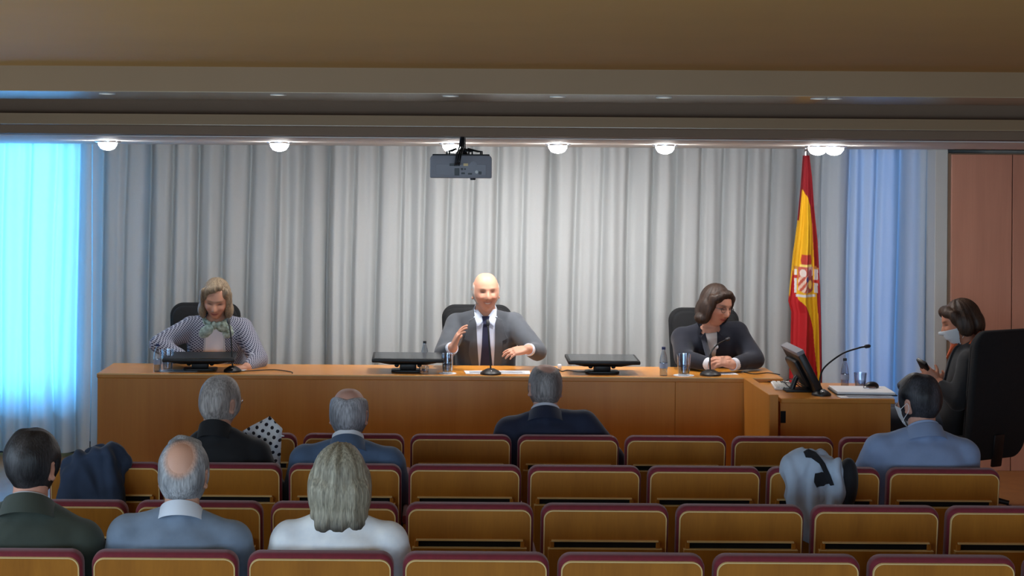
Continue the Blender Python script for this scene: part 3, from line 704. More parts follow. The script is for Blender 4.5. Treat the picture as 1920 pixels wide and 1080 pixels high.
# ================================================================== FLAG
def flag():
    Y = 10.95; px_top = W(1511, 290, Y)
    t = thing('flag', 'red and yellow national flag with coat of arms on a pole', 'flag', (px_top.x, Y, .17))
    H = px_top.z-.17
    build('pole', tube([(0, 0, .03), (0, 0, H+.02)], .011, 12), M['chrome'], t)
    build('finial', lathe([(.0001, H+.055), (.010, H+.05), (.014, H+.04), (.010, H+.028), (.015, H+.02), (.0001, H+.018)], 16, False), M['chrome'], t)
    build('base', lathe([(.0001, 0), (.15, 0), (.15, .015), (.05, .03), (.025, .07), (.0001, .07)], 28, False), M['chrome'], t)
    nu, nv = 90, 320; top = H-.005; bot = .42
    U, Vv = np.meshgrid(np.linspace(0, 1, nu), np.linspace(0, 1, nv))     # U left->right, Vv top->bottom
    yb = 290+Vv*(W(1511, 290, Y).z-.17-bot-0)*F/Y                           # approximate photo row
    def itp(y, tab): xs, vs = zip(*tab); return np.interp(y, xs, vs)
    left = itp(yb, [(290, 1507), (350, 1503), (420, 1497), (480, 1489), (545, 1483), (565, 1481), (585, 1487), (640, 1486), (700, 1484), (900, 1480)])
    right = itp(yb, [(290, 1516), (330, 1521), (390, 1525), (450, 1531), (540, 1536), (620, 1539), (700, 1541), (900, 1545)])
    px = left+(right-left)*U
    X = (px-1511)*Y/F; Z = top-Vv*(top-bot)
    amp = np.clip((yb-290)/200, .15, 1)
    Yd = -.02-.035*amp*np.sin(U*PI) - .028*amp*np.sin(U*11+yb*.004+.5) - .010*amp*np.sin(U*23+1+yb*.006)
    P = np.stack([X, Yd, Z], -1).reshape(-1, 3)
    up = itp(px, [(1480, 372), (1497, 352), (1505, 355), (1512, 368), (1518, 385), (1523, 420), (1528, 500), (1534, 600), (1541, 900)])
    lo = itp(px, [(1481, 490), (1487, 505), (1492, 545), (1498, 562), (1508, 572), (1518, 592), (1526, 618), (1533, 700), (1540, 900)])
    red, yel, dred = arr((178, 22, 28)), arr((220, 168, 22)), arr((134, 16, 28))
    C = np.where(((yb > up) & (yb < lo))[..., None], yel, red)
    C[(yb < up)] = dred
    ex = (px-1511)/23.0; ey = (yb-520)/46.0                                     # the printed arms
    ins = (np.abs(ex) < .62) & (ey > -.45) & (ey < .62-.35*np.abs(ex)**2)
    def put(m, c): C[m] = arr(c)
    put(ins, (222, 190, 170)); put(ins & (ex < .1) & (ey < -.08), (190, 96, 84)); put(ins & (ex >= .1) & (ey < -.08), (206, 170, 168))
    put(ins & (ex < .1) & (ey >= -.08) & (np.floor((ex*2.2+ey*2.4)*2.6) % 2 == 0), (186, 84, 64)); put(ins & (ex >= .1) & (ey >= -.08), (150, 66, 60))
    put((ex+.32)**2/.03+(ey+.2)**2/.025 < 1, (226, 214, 206)); put((ex-.3)**2/.03+(ey+.2)**2/.025 < 1, (160, 80, 96))
    put((ex-.3)**2/.04+(ey-.26)**2/.03 < 1, (216, 176, 80)); put(ex**2/.02+(ey-.06)**2/.012 < 1, (60, 70, 140))
    put((np.abs(ex) < .42-.3*np.abs(ey+.72)) & (ey > -.95) & (ey < -.5), (178, 58, 50)); put((np.abs(ex) < .5) & (ey > -.56) & (ey < -.47), (236, 214, 120))
    for s in (-1, 1):
        put((np.abs(ex-s*.82) < .1) & (ey > -.35) & (ey < .6), (216, 214, 216)); put((np.abs(ex-s*.82) < .15) & (ey > -.5) & (ey < -.35), (190, 130, 60))
        put((np.abs(ex-s*.82) < .17) & (np.abs(ey-.05-s*.1) < .07), (184, 50, 46))
    put((np.abs(ex) < .8) & (ey > .68) & (ey < .78), (206, 204, 208))
    C[(U > .93) & (yb < 500)] = dred
    idx = np.arange(nu*nv).reshape(nv, nu); Fc = np.stack([idx[:-1, :-1], idx[1:, :-1], idx[1:, 1:], idx[:-1, 1:]], -1).reshape(-1, 4)
    o = npbuild('flag_cloth', P, Fc, M['print'], t, C.reshape(-1, 3))
    md = o.modifiers.new('thickness', 'SOLIDIFY'); md.thickness = .002
    # the back fall of the cloth, so that the flag has body
    P2 = P.copy(); P2[:, 1] = .03+.02*np.sin(U*9+2).ravel()*amp.ravel(); P2[:, 0] = P[:, 0]*.94
    o = npbuild('flag_back_fold', P2, Fc[:, ::-1], M['print'], t, np.where((yb < up+60)[..., None], dred, np.where((yb > lo+60)[..., None], red, yel)).reshape(-1, 3))
flag()

# ================================================================== OFFICE CHAIRS
def office_chair(loc, rotz, label, top=1.10, hw=.228, seat=.46, bot=.50, lean=6, arms=True):
    t = thing('office_chair', label, 'chair', loc, rotz, 'black office chairs')
    h = top-bot
    T = Matrix.Translation((0, -.225, bot)) @ Matrix.Rotation(math.radians(lean), 4, 'X')
    def outline(k):
        out = []
        base = rrect(-hw*k, hw*k, 0, h, .085, .10, 8)
        for x, z in base: out.append((x*(1-.10*(1-z/h)**2), z))
        return out
    sh = bev(prism(outline(1.0), -.05, .0), .018, 3)
    build('backrest', xf(sh, T), M['blackfab'], t)
    build('back_cushion', xf(bev(prism([(x*.93, z*.93+h*.035) for x, z in outline(1.0)], -.01, .03), .02, 3), T), M['blackfab'], t)
    build('seat', bev(box(-.24, .24, -.20, .26, seat-.09, seat), .04, 3), M['blackfab'], t)
    build('back_bracket', bev(box(-.04, .04, -.27, -.05, seat-.12, seat-.09), .01), M['black'], t)
    build('back_bracket', xf(bev(box(-.04, .04, -.062, -.045, -.04, .15), .008), T), M['black'], t)
    build('gas_column', tube([(0, 0, .08), (0, 0, seat-.09)], .026, 14), M['black'], t)
    for s in ((-1, 1) if arms else ()):
        build('armrest', tube(smoothpath([(s*.22, .02, seat-.08), (s*.275, .02, seat-.02), (s*.28, .03, seat+.12), (s*.275, .10, seat+.17), (s*.275, -.06, seat+.17)], 5), .014, 10), M['black'], t)
    for k in range(5):
        a = 2*PI*k/5+.3; c, s_ = math.cos(a), math.sin(a)
        lg = build('base_leg', tube([(0, 0, .10), (c*.15, s_*.15, .085), (c*.28, s_*.28, .065)], [.024, .02, .014], 10), M['black'], t)
        build('caster', xf(lathe([(.0001, -.02), (.02, -.02), (.027, -.014), (.027, .014), (.02, .02), (.0001, .02)], 16, False), Matrix.Translation((c*.28, s_*.28, .028)) @ Matrix.Rotation(a, 4, 'Z') @ Matrix.Rotation(PI/2, 4, 'X')), M['black'], lg)
    return t
CY = 10.76
def cxp(px, Y): return W(px, 620, Y).x
office_chair((cxp(382, 10.98), CY, .17), PI, 'black high-backed chair of the woman in the patterned jacket')
office_chair((cxp(895, 10.98), CY, .17), PI, 'black high-backed chair of the speaking man')
office_chair((cxp(1323, 10.98), CY, .17), PI, 'black high-backed chair of the woman in navy', top=1.09)
office_chair((3.115, 9.97, .17), math.radians(30), 'black high-backed chair at far right, seen from behind, beside the side desk', top=1.09, hw=.25, bot=.34, lean=7, arms=False)

# ================================================================== PEOPLE
NH, MH = 110, 140
def sst(a, b, x):
    t = np.clip((x-a)/(b-a), 0, 1); return t*t*(3-2*t)
def head_points(fem=0.0, smile=0.0):
    """head surface on a spherical grid; y forward, z up, origin mid-skull, chin at z=-.118"""
    th = (np.arange(NH)/(NH-1)-.5)*PI; ph = np.arange(MH)/MH*2*PI
    T_, P_ = np.meshgrid(th, ph, indexing='ij')
    ct = np.where(T_ > 0, np.cos(T_)**.72, np.cos(T_)**.93)
    dx, dy, dz = ct*np.sin(P_), ct*np.cos(P_), np.sin(T_)
    x = .0785*np.sign(dx)*np.abs(dx)**.95; y = .0985*dy; z = .118*dz
    front = np.clip(dy, 0, 1)
    z = np.where(z > 0, z*(1.0-.03*(dy > 0)*dy), z)
    t = sst(0.0, -.115, z)
    x = x*(1-.30*t-.05*fem*t)*(1+.03*sst(0, .06, z)*(1-sst(.06, .12, z)))
    y = np.where(y < 0, y*(1-.30*sst(-.02, -.11, z))*(1.03), y*(1-.08*sst(-.02, -.11, z)))
    y = y+.012*sst(-.05, -.118, z)*front
    def g(cx, cz, sx, sz): return np.exp(-((x-cx)/sx)**2-((z-cz)/sz)**2)
    fm = sst(.15, .5, dy)
    nose = sst(.022, -.030, z)*(1-sst(-.034, -.046, z))
    y = y+fm*.024*np.exp(-(x/(.009+.006*sst(0, -.035, z)))**2)*nose
    y = y-fm*.0105*(g(.031, .008, .016, .012)+g(-.031, .008, .016, .012))
    y = y+fm*.004*(g(.03, .028, .022, .008)+g(-.03, .028, .022, .008))
    y = y+fm*.0055*(g(.043, -.024-.004*smile, .017, .016)+g(-.043, -.024-.004*smile, .017, .016))*(1+smile)
    y = y+fm*.0045*np.exp(-(x/.024)**2)*(np.exp(-((z+.056)/.005)**2)+np.exp(-((z+.068)/.0055)**2))
    y = y-fm*.004*np.exp(-(x/.026)**2-((z+.062)/.0025)**2)
    y = y-fm*.004*np.exp(-(x/.03)**2-((z+.082)/.007)**2)
    y = y+fm*.005*g(0, -.103, .02, .012)
    return np.stack([x, y, z], -1), np.stack([dx, dy, dz], -1)
def head_faces():
    Fc = []
    for i in range(NH-1):
        for k in range(MH): Fc.append((i*MH+k, (i+1)*MH+k, (i+1)*MH+(k+1) % MH, i*MH+(k+1) % MH))
    return Fc
HF = [tuple(reversed(q)) for q in head_faces()]
def ear_prims(T):
    out = []
    for s in (-1, 1):
        E = T @ Matrix.Translation((s*.077, -.012, -.008)) @ Matrix.Rotation(s*-.42, 4, 'Z') @ Matrix.Rotation(-.15, 4, 'X')
        pts = []
        for k in range(15):
            a = -2.3+k*4.4/14; pts.append((s*.006, -math.cos(a)*.0155-.004*(a > 0), math.sin(a)*.028))
        out.append(xf(tube(pts, .0055, 8), E)); out.append(xf(ellip((0, 0, .002), (.005, .0145, .026)), E)); out.append(xf(ellip((s*.003, .006, -.026), (.006, .009, .010)), E))
    return out
def hand_prims(wr, d, n, side, curl=.5, spread=.10, k=1.0, thumb=.6):
    """wr wrist, d finger direction, n palm-facing direction, side: thumb side = cross sign"""
    d = Vector(d).normalized(); n = Vector(n); n = (n-d*n.dot(d)).normalized(); s = d.cross(n)*side
    out = []; wr = Vector(wr)
    rings = []
    for t, wd, th in ((-.02, .026, .021), (.01, .030, .020), (.045, .039, .018), (.075, .041, .015), (.092, .038, .011)):
        rings.append(sring(wr+d*t*k, s, n, wd*k, th*k, 18, 2.8))
    out.append(loft(rings))
    for i, (off, L, r) in enumerate(((.030, .072, .0088), (.010, .080, .0092), (-.011, .074, .0088), (-.030, .058, .0078))):
        p = wr+(d*(.086-.006*abs(i-1.3))+s*off)*k; a = curl*(.8+.12*i); fd = (d+s*(off/.03)*spread).normalized()
        for seg, f in enumerate((.45, .32, .23)):
            ang = a*(.55+.45*seg); v = fd*math.cos(ang)+n*math.sin(ang)
            q = p+v*L*f*k; out.append(capsule(p, q, (r-.0007*seg)*k, (r-.0007*(seg+1))*k, 10)); p = q; a += curl*.35
    p = wr+(d*.028+s*.030+n*.004)*k; v = (d*.62+s*.75+n*thumb*.6).normalized(); q = p+v*.036*k; out.append(capsule(wr+(d*.012+s*.014)*k, p, .016*k, .0135*k, 10))
    out.append(capsule(p, q, .0125*k, .0105*k, 10)); v2 = (d*.85+s*.35+n*thumb).normalized(); out.append(capsule(q, q+v2*.03*k, .0100*k, .0085*k, 10))
    return out

class Person: pass
def person(label, root, rotz, head, hrot=(0, 0, 0), half=.185, roll=0.0, arms=None, skin=(205, 150, 125), fem=0.0, smile=0.0, voxel=.006, bulk=1.0,
           face=None, hands=None, knees=None, seat_h=.45, sh=.86):
    """root: world position of the seat under the hips; head: world position of the skull centre; arms: world elbow/wrist pairs for +x and -x"""
    b = Person(); R = Matrix.Translation(root) @ Matrix.Rotation(rotz, 4, 'Z'); Ri = R.inverted()
    b.root = thing('person', label, 'person', root, rotz); b.R = R
    hc = Ri @ Vector(head)
    b.HT = Matrix.Translation(hc) @ Euler((hrot[0], hrot[2], hrot[1]), 'ZXY').to_matrix().to_4x4() if False else Matrix.Translation(hc) @ Matrix.Rotation(hrot[1], 4, 'Z') @ Matrix.Rotation(hrot[0], 4, 'X') @ Matrix.Rotation(hrot[2], 4, 'Y')
    Pv = Vector((0, 0, .10)); Nk = b.HT @ Vector((0, -.028, -.095)) + Vector((0, -.020, -.036)); b.N = Nk; b.P = Pv
    up = (Nk-Pv); L = up.length; up.normalize(); b.L = L
    ex = Vector((math.cos(roll), 0, math.sin(roll))); ex = (ex-up*ex.dot(up)).normalized(); ey = up.cross(ex); b.ex, b.ey, b.up = ex, ey, up
    exh = Vector((1, 0, 0)); k = bulk; hs = half
    def ctr(t):
        c = Pv+up*(L*t); return c - ey*(.030*math.sin(PI*min(max(t, 0), 1)))   # a gently rounded back
    b.ctr = ctr
    def torso(i):
        rings = []
        for t, a, d, e in ((-.22, .150, .100, 2.2), (-.14, .178, .118, 2.4), (0, .182*k, .125*k, 2.5), (.25, .160*k, .118*k, 2.5), (.50, .168*k, .125*k, 2.5), (.70, hs*.94, .120*k, 2.5), (.83, hs*.93, .102, 2.4), (.91, hs*.74, .088, 2.2), (.965, hs*.50, .076, 2.0), (1.03, .060, .062, 2)):
            f = min(1.0, max(0.0, (t-.2)/.4)); xx = exh.lerp(ex, f).normalized()
            if i > 0 and t > 1: continue
            rings.append(sring(ctr(t), xx, ey, a+i, d+i, 40, e))
        return [loft(rings)]
    sho = {s: ctr(sh)+ex*(s*(hs-.022))+ey*.004 for s in (1, -1)}; b.sho = sho
    A = {}
    for s in (1, -1):
        if arms and arms.get(s): e, w_ = [Ri @ Vector(q) for q in arms[s]]
        else: e, w_ = Vector((s*(hs+.055), .06, sho[s].z-.28)), Vector((s*.10, .27, .17))
        A[s] = (e, w_)
    b.A = A
    def armp(i, cut=0.0, sl=1.0):
        out = []
        for s in (1, -1):
            e, w_ = A[s]; w2 = w_+(e-w_).normalized()*cut
            out.append(capsule(sho[s], e, (.058*sl+i), (.046*sl+i*.9))); out.append(capsule(e, w2, .045*sl+i*.9, .031*sl+i*.8))
            out.append(ellip(sho[s]+Vector((0, 0, .0)), (.062+i, .064+i, .062+i)))
            out.append(capsule(ctr(.93)+ex*s*.05, sho[s]+up*.008, .052+i*.7, .050+i*.7))
        return out
    kn = knees or {1: Vector((.13, .45, .09)), -1: Vector((-.13, .45, .09))}
    def legp(i, feet=False):
        out = []
        for s in (1, -1):
            kk = kn[s]; an = Vector((kk.x, kk.y+.01, -seat_h+.10))
            out.append(capsule(Vector((s*.085, 0, .088)), kk, .080+i, .058+i)); out.append(capsule(kk, an, .054+i, .038+i*1.4))
            if feet: out.append(capsule(an+Vector((0, -.03, -.055)), an+Vector((0, .13, -.065)), .04, .033)); out.append(capsule(an, an+Vector((0, 0, -.05)), .04, .042))
        return out
    b.torso, b.armp, b.legp = torso, armp, legp
    mb = MB(); hp, hd = head_points(fem, smile); b.hp = hp
    mb.add(xf((hp.reshape(-1, 3).tolist(), HF), b.HT))
    for q in ear_prims(b.HT): mb.add(q)
    mb.add(capsule(Nk-up*.03, b.HT @ Vector((0, -.022, -.055)), (.064-.010*fem), (.060-.010*fem)))
    for q in torso(0)+armp(0)+legp(0, True): mb.add(q)
    for s in (1, -1):
        e, w_ = A[s]; d = (w_-e).normalized(); hh = (hands or {}).get(s, {})
        dd = Vector(hh['d']) if 'd' in hh else d; nn = Vector(hh['n']) if 'n' in hh else Vector((-s*.2, 0, -1))
        Rr = Matrix.Rotation(-rotz, 3, 'Z')
        if 'd' in hh: dd = Rr @ dd
        if 'n' in hh: nn = Rr @ nn
        for q in hand_prims(w_, dd, nn, hh.get('side', s), hh.get('curl', .5), hh.get('spread', .10), .92 if fem else 1.0, hh.get('thumb', .6)): mb.add(q)
    V, Fc = remesh(mb.get(), voxel)
    Hi = np.array(b.HT.inverted()); loc = V@Hi[:3, :3].T+Hi[:3, 3]; r = np.linalg.norm(loc, axis=1)
    wgt = np.where((r < .17) & (loc[:, 2] > -.095) & (loc[:, 1] > -.02), .04, 1.0); wgt = np.where((r < .13) & (loc[:, 2] > -.07), np.minimum(wgt, .12), wgt)
    for s in (1, -1): wgt = np.where(np.linalg.norm(V-np.array(A[s][1]), axis=1) < .22, .10, wgt)
    V = smoothmesh(V, Fc, 8, wgt)
    C = np.tile(arr(skin), (len(V), 1)); x, y, z = loc.T; fr = (y > .03) & (r < .16)
    C *= (1+.05*fold_noise(V, 60, 3))[:, None]
    def mix(m, c): C[:] = C*(1-m[:, None])+arr(c)*m[:, None]
    f = dict(lips=(170, 92, 88), brow=(120, 96, 78), eye=(70, 50, 42), cheek=(206, 128, 108)); f.update(face or {})
    ga = lambda cx, cz, sx, sz: np.exp(-((x-cx)/sx)**2-((z-cz)/sz)**2)*fr
    for s in (-1, 1):
        mix(.45*ga(s*.042, -.028, .018, .016), f['cheek'])
        mix(np.clip(1.2*ga(s*.032, .0275+.000, .019, .0048), 0, 1)*.8, f['brow'])
        mix(np.clip(1.2*ga(s*.031, .006, .0150, .0042), 0, 1)*.95, f['eye'])
        mix(.35*ga(s*.031, .012, .018, .007), (150, 100, 84))
    sm = .010*smile*(np.abs(x)/.026)**2
    mix(np.clip(1.25*np.exp(-(x/.024)**4-((z+.062-sm)/.0085)**2)*fr, 0, 1)*.85, f['lips']); mix(np.exp(-(x/.024)**4-((z+.062-sm)/.0022)**2)*fr*.8, (90, 40, 38))
    if smile > .6: mix(np.clip(np.exp(-(x/.017)**4-((z+.0625-sm)/.0035)**2)*fr*1.2, 0, 1), (224, 214, 206))
    mix(.3*np.exp(-((np.abs(x)-.009)/.004)**2-((z+.042)/.003)**2)*fr, (110, 60, 52))
    if f.get('beard'): mix(np.clip(sst(-.03, -.07, z)*sst(-.02, .03, y)*(r < .17)*.9, 0, 1)*(np.exp(-(x/.03)**4-((z+.062)/.009)**2) < .3), f['beard'])
    sel = (V[:, 2] > Nk.z-.06)[Fc].all(1); b.bV, b.bF = V, Fc[sel]
    b.body = npbuild('body', V, Fc, M['skin'], b.root, C)
    return b
def hl(b, p): return b.HT @ Vector(p)
def garment(b, name, prims, material, voxel=.009, it=10, fold=.003, seed=1, freq=26, parent=None):
    mb = MB()
    for q in prims: mb.add(q)
    V, Fc = remesh(mb.get(), voxel); V = smoothmesh(V, Fc, it)
    N = normals(V, Fc); n = fold_noise(V, freq, seed, 7, (1, 1, .55)); V = V+N*(fold*(n-.6*np.abs(fold_noise(V, freq*1.7, seed+5, 5))))[:, None]
    o = npbuild(name, V, Fc, material, parent or b.root); b.V, b.F = V, Fc
    n0 = len(V); b.bvh = BVHTree.FromPolygons(V.tolist()+b.bV.tolist(), Fc.tolist()+(b.bF+n0).tolist()); return o
def top_garment(b, name, c, i=.016, cut=.015, sl=1.0, fold=.003, seed=1, material=None, voxel=.009):
    b.inf = i
    pr = b.torso(i)+b.armp(i, cut, sl)+[capsule(b.ctr(.88)-b.ey*.012, b.N-b.ey*.020-b.up*.010, .078, .062)]
    return garment(b, name, pr, material or cloth(name+'_cloth', c), voxel, 10, fold, seed)
def trousers(b, c):
    v = b.V, b.F, b.bvh if hasattr(b, 'bvh') else None
    o = garment(b, 'trousers', b.legp(.012)+[ellip((0, 0, .09), (.185, .135, .10))], cloth('trousers_cloth', c), .012, 8, .003, 5)
    for s in (1, -1):
        pass
    b.V, b.F, b.bvh = v
    return o
def patch(b, name, poly, material, off=.003, th=.003, step=.010, back=False, parent=None):
    """lay a flat outline (torso-frame u right, v 0 hip .. 1 neck) over the garment surface"""
    sg = -1 if back else 1
    pts = [Vector((u, v*b.L)) for u, v in poly]; n = len(pts); P2 = []
    for i in range(n):
        a, c = pts[i], pts[(i+1) % n]; m = max(1, int((c-a).length/step))
        for k in range(m): P2.append(a+(c-a)*(k/m))
    nb = len(P2); mnx, mxx = min(p.x for p in P2), max(p.x for p in P2); mny, mxy = min(p.y for p in P2), max(p.y for p in P2)
    def inside(q):
        c = False
        for i in range(nb):
            a, d = P2[i], P2[i-1]
            if (a.y > q.y) != (d.y > q.y) and q.x < (d.x-a.x)*(q.y-a.y)/(d.y-a.y)+a.x: c = not c
        return c
    allp = list(P2); x = mnx+step/2
    while x < mxx:
        y = mny+step/2
        while y < mxy:
            q = Vector((x, y))
            if inside(q) and min((q-p).length for p in P2) > step*.45: allp.append(q)
            y += step
        x += step
    vs, es, fs, *_ = delaunay_2d_cdt(allp, [(i, (i+1) % nb) for i in range(nb)], [list(range(nb))], 1, 1e-6)
    top = []; d = -b.ey*sg; last = None
    for q in vs:
        o = b.P+b.ex*q.x+b.up*q.y+b.ey*(.6*sg); h = b.bvh.ray_cast(o, d)
        if h[0] is None: top.append(None)
        else: top.append(h[0]-d*off)
    good = [i for i, p in enumerate(top) if p is not None]
    if not good: return None
    for i, p in enumerate(top):
        if p is None:
            j = min(good, key=lambda g_: (vs[g_]-vs[i]).length); q = vs[i]; base = b.P+b.ex*q.x+b.up*q.y; dep = (top[j]-base).dot(b.ey); top[i] = base+b.ey*dep
    for _ in range(3):   # relax depth
        acc = [[] for _ in top]
        for f in fs:
            for i in f:
                for j in f:
                    if i != j: acc[i].append((top[j]-top[i]).dot(b.ey)*sg)
        for i, a in enumerate(acc):
            if a: top[i] = top[i]+b.ey*sg*max(-.004, .5*sum(a)/len(a)) if sum(a) > 0 else top[i]
    m = len(top); V = top+[p+d*(th+.004) for p in top]; Fc = []
    for f in fs: Fc.append(tuple(f) if sg < 0 else tuple(f)); Fc.append(tuple(m+i for i in reversed(f)))
    cnt = {}
    for f in fs:
        for i in range(len(f)): cnt[(f[i], f[(i+1) % len(f)])] = 1
    for (a, c) in cnt:
        if (c, a) not in cnt: Fc.append((c, a, m+a, m+c))
    o = build(name, (V, Fc), material, parent or b.root, True, 50)
    bm = bmesh.new(); bm.from_mesh(o.data); bmesh.ops.recalc_face_normals(bm, faces=bm.faces); bm.to_mesh(o.data); bm.free()
    return o
def collar(b, name, r0, r1, h, material, gap=.5, z0=0.0, lean=.25, th=.005, drop=.02, parent=None, ry=1.05):
    """stand-up band around the neck, open at the front by gap radians either side; drop lowers the front"""
    n = 40; rings = []
    ax = (b.HT @ Vector((0, -.022, -.06))-b.N).normalized(); u = (b.ex-ax*b.ex.dot(ax)).normalized(); f = ax.cross(u)*-1
    f = u.cross(ax)*-1 if (u.cross(ax)).dot(b.ey) < 0 else u.cross(ax)
    V = []
    for k in range(n+1):
        a = PI/2+gap+(2*PI-2*gap)*k/n
        fr = (1+math.sin(a))/2
        d = u*math.cos(a)+f*math.sin(a)*ry
        lo = b.N+ax*(z0-.016-drop*fr)+d*(r0+.006); hi = b.N+ax*(z0+h*(1-.35*fr)-drop*fr)+d*r1
        nn = d.normalized()
        V += [lo, hi, hi+nn*th, lo+nn*th+ax*-.004]
    Fc = []
    for k in range(n):
        for j in range(4): Fc.append((k*4+j, k*4+(j+1) % 4, k*4+4+(j+1) % 4, k*4+4+j))
    Fc += [(0, 3, 2, 1), (n*4, n*4+1, n*4+2, n*4+3)]
    return build(name, bev((V, Fc), .0012, 1), material, parent or b.root)
def EARM(x, y, z): return 1-np.exp(-(((y+.010)/.022)**4+((z+.006)/.034)**4))*(np.abs(x) > .045)
def LOW(z): return .20+.80*sst(-.045, .05, z)
def hair_shell(b, mask, thick, c, c2=None, seed=1, noise=.25, streak=50, name='hair', base=None):
    """short hair: an offset skin of the skull where mask > 0"""
    hp = b.hp.reshape(-1, 3); x, y, z = hp.T; m = np.clip(mask(x, y, z), 0, 1)
    n = hp/np.linalg.norm(hp, axis=1)[:, None]
    st = fold_noise(hp, streak, seed, 8, (1, 1, .5)); d = thick*m*(1+noise*st)+.0015-.0045*(1-sst(0, .5, m))
    P = hp+n*d[:, None]; Fc = np.array(HF); keep = (m[Fc] > .02).any(1); Fc = Fc[keep]
    a1 = arr(c); a2 = arr(c2 or c); t = np.clip(.5+.9*fold_noise(hp, streak*1.3, seed+3, 8, (1, 1, .35)), 0, 1)[:, None]
    C = a1*(1-t)+a2*t
    if base is not None:
        e = sst(.05, .75, m)[:, None]; C = np.concatenate([arr(base)*(1-e)+C*e, e], 1)
    T = np.array(b.HT); P = P@T[:3, :3].T+T[:3, 3]
    used = np.unique(Fc); mp = -np.ones(len(P), int); mp[used] = np.arange(len(used))
    return npbuild(name, P[used], mp[Fc], M['hair'], b.root, C[used])
def hair_volume(b, prims, c, c2, voxel=.006, it=6, amp=.004, k=70, seed=2, tip=None, name='hair', tipz=(-.06, -.16)):
    """longer hair: blended lobes with strand ridges"""
    mb = MB()
    for q in prims: mb.add(q)
    V, Fc = remesh(mb.get(), voxel); V = smoothmesh(V, Fc, it); N = normals(V, Fc)
    ang = np.arctan2(V[:, 0], -V[:, 1]-.02); r = np.random.RandomState(seed)
    Q = np.stack([np.cos(ang), np.sin(ang), V[:, 2]*2.2], 1)+.10*np.stack([fold_noise(V, 22, seed+20), fold_noise(V, 22, seed+21), 0*ang], 1)
    rid = fold_noise(Q, 15, seed, 9, (1, 1, .35))*1.3+fold_noise(Q, 32, seed+1, 9, (1, 1, .3))*.8
    V = V+N*(amp*rid)[:, None]
    t = np.clip(.5+.5*rid, 0, 1)[:, None]; C = arr(c)*(1-t)+arr(c2)*t
    if tip is not None:
        e = sst(tipz[0], tipz[1], V[:, 2]+.012*rid)[:, None]; C = C*(1-e)+arr(tip)*e*(.7+.6*t)
    T = np.array(b.HT); V = V@T[:3, :3].T+T[:3, 3]
    return npbuild(name, V, Fc, M['hair'], b.root, C)
def shoes(b, c=(24, 22, 22)):
    pass
def glasses(b, m='black'):
    g = MB()
    for s in (-1, 1):
        pts = [(s*.032+.021*math.cos(a), .096-.006*abs(math.cos(a))*0, .004+.017*math.sin(a)) for a in [2*PI*k/20 for k in range(21)]]
        g.add(tube(pts, .0014, 6)); g.add(tube([(s*.053, .094, .008), (s*.074, .06, .008), (s*.079, -.01, .006)], .0015, 6))
    g.add(tube([(-.011, .096, .006), (0, .099, .010), (.011, .096, .006)], .0014, 6))
    return build('glasses', xf(g.get(), b.HT), M[m], b.root)
def face_mask(b, c=(226, 228, 230)):
    hp = b.hp.reshape(-1, 3); x, y, z = hp.T; d = np.zeros(len(hp))
    m = (z < -.016) & (y > .020) & (z > -.125)
    n = hp/np.linalg.norm(hp, axis=1)[:, None]
    P = hp.copy(); sm = np.exp(-(x/.05)**2-((z+.07)/.055)**2); P[:, 1] += .005+.016*sm; P += n*.004
    Fc = np.array(HF); Fc = Fc[m[Fc].all(1)]; T = np.array(b.HT); P = smoothmesh(P, Fc, 3); P = P@T[:3, :3].T+T[:3, 3]
    used = np.unique(Fc); mp = -np.ones(len(P), int); mp[used] = np.arange(len(used))
    o = npbuild('face_mask', P[used], mp[Fc], mat('mask_fabric', c, .8, var=.03), b.root)
    md = o.modifiers.new('t', 'SOLIDIFY'); md.thickness = .002
    for s in (-1, 1):
        build('ear_loop', xf(tube(smoothpath([(s*.079, .030, -.030), (s*.083, .008, -.012), (s*.088, -.020, .006), (s*.088, -.032, -.012), (s*.084, -.022, -.034), (s*.076, .004, -.060), (s*.067, .026, -.085)], 5), .0013, 6), b.HT), M['paper'], o)
    return o
def suit_front(b, cj, shirt, tie=None, vbot=.30, vw=.075, lap=.055, gape=0.0, cj2=None):
    """shirt wedge, lapels, tie over the front of a jacket"""
    ms = cloth('shirt_cloth', shirt, .04); ml = cj
    top = .985
    patch(b, 'shirt_front', [(-vw, top), (-vw-gape*.3, .80), (-.018-gape, vbot), (.018+gape, vbot), (vw+gape*.3, .80), (vw, top)], ms, .003)
    for s in (-1, 1):
        pl = [(s*(vw-.012), .985), (s*(vw+.030), .95), (s*(vw+lap), .80), (s*(vw+lap+.012), .755), (s*(vw+lap*.55), .73), (s*(vw+.035), .60), (s*(.016+gape), vbot-.01), (s*(.002+gape), vbot), (s*(vw-.028+gape*.3), .72)]
        patch(b, 'lapel', pl if s > 0 else pl[::-1], ml, .009, .004)
    if tie:
        mt = cloth('tie_cloth', tie, .1)
        patch(b, 'tie', [(-.016, .93), (-.020, .89), (-.026, .70), (-.040, .42), (-.042, vbot-.04), (.042, vbot-.04), (.040, .42), (.026, .70), (.020, .89), (.016, .93)], mt, .008, .004)
        patch(b, 'tie_knot', [(-.024, 1.0), (-.016, .925), (.016, .925), (.024, 1.0)], mt, .014, .006, .007)
def shirt_points(b, c, vw=.07):
    ms = cloth('collar_cloth', c, .03)
    for s in (-1, 1):
        pl = [(s*.008, .985), (s*.045, 1.06), (s*.070, 1.05), (s*.066, .97), (s*.050, .900), (s*.030, .93)]
        patch(b, 'collar_point', pl if s > 0 else pl[::-1], ms, .012, .003, .008)
def cuffs(b, c, r=.040, L=.035):
    for s in (1, -1):
        e, w_ = b.A[s]; d = (w_-e).normalized(); build('shirt_cuff', tube([w_-d*.05, w_-d*.004], [r, r*.95], 20), cloth('cuff_cloth', c, .03), b.root)

SKIN = (214, 160, 132)
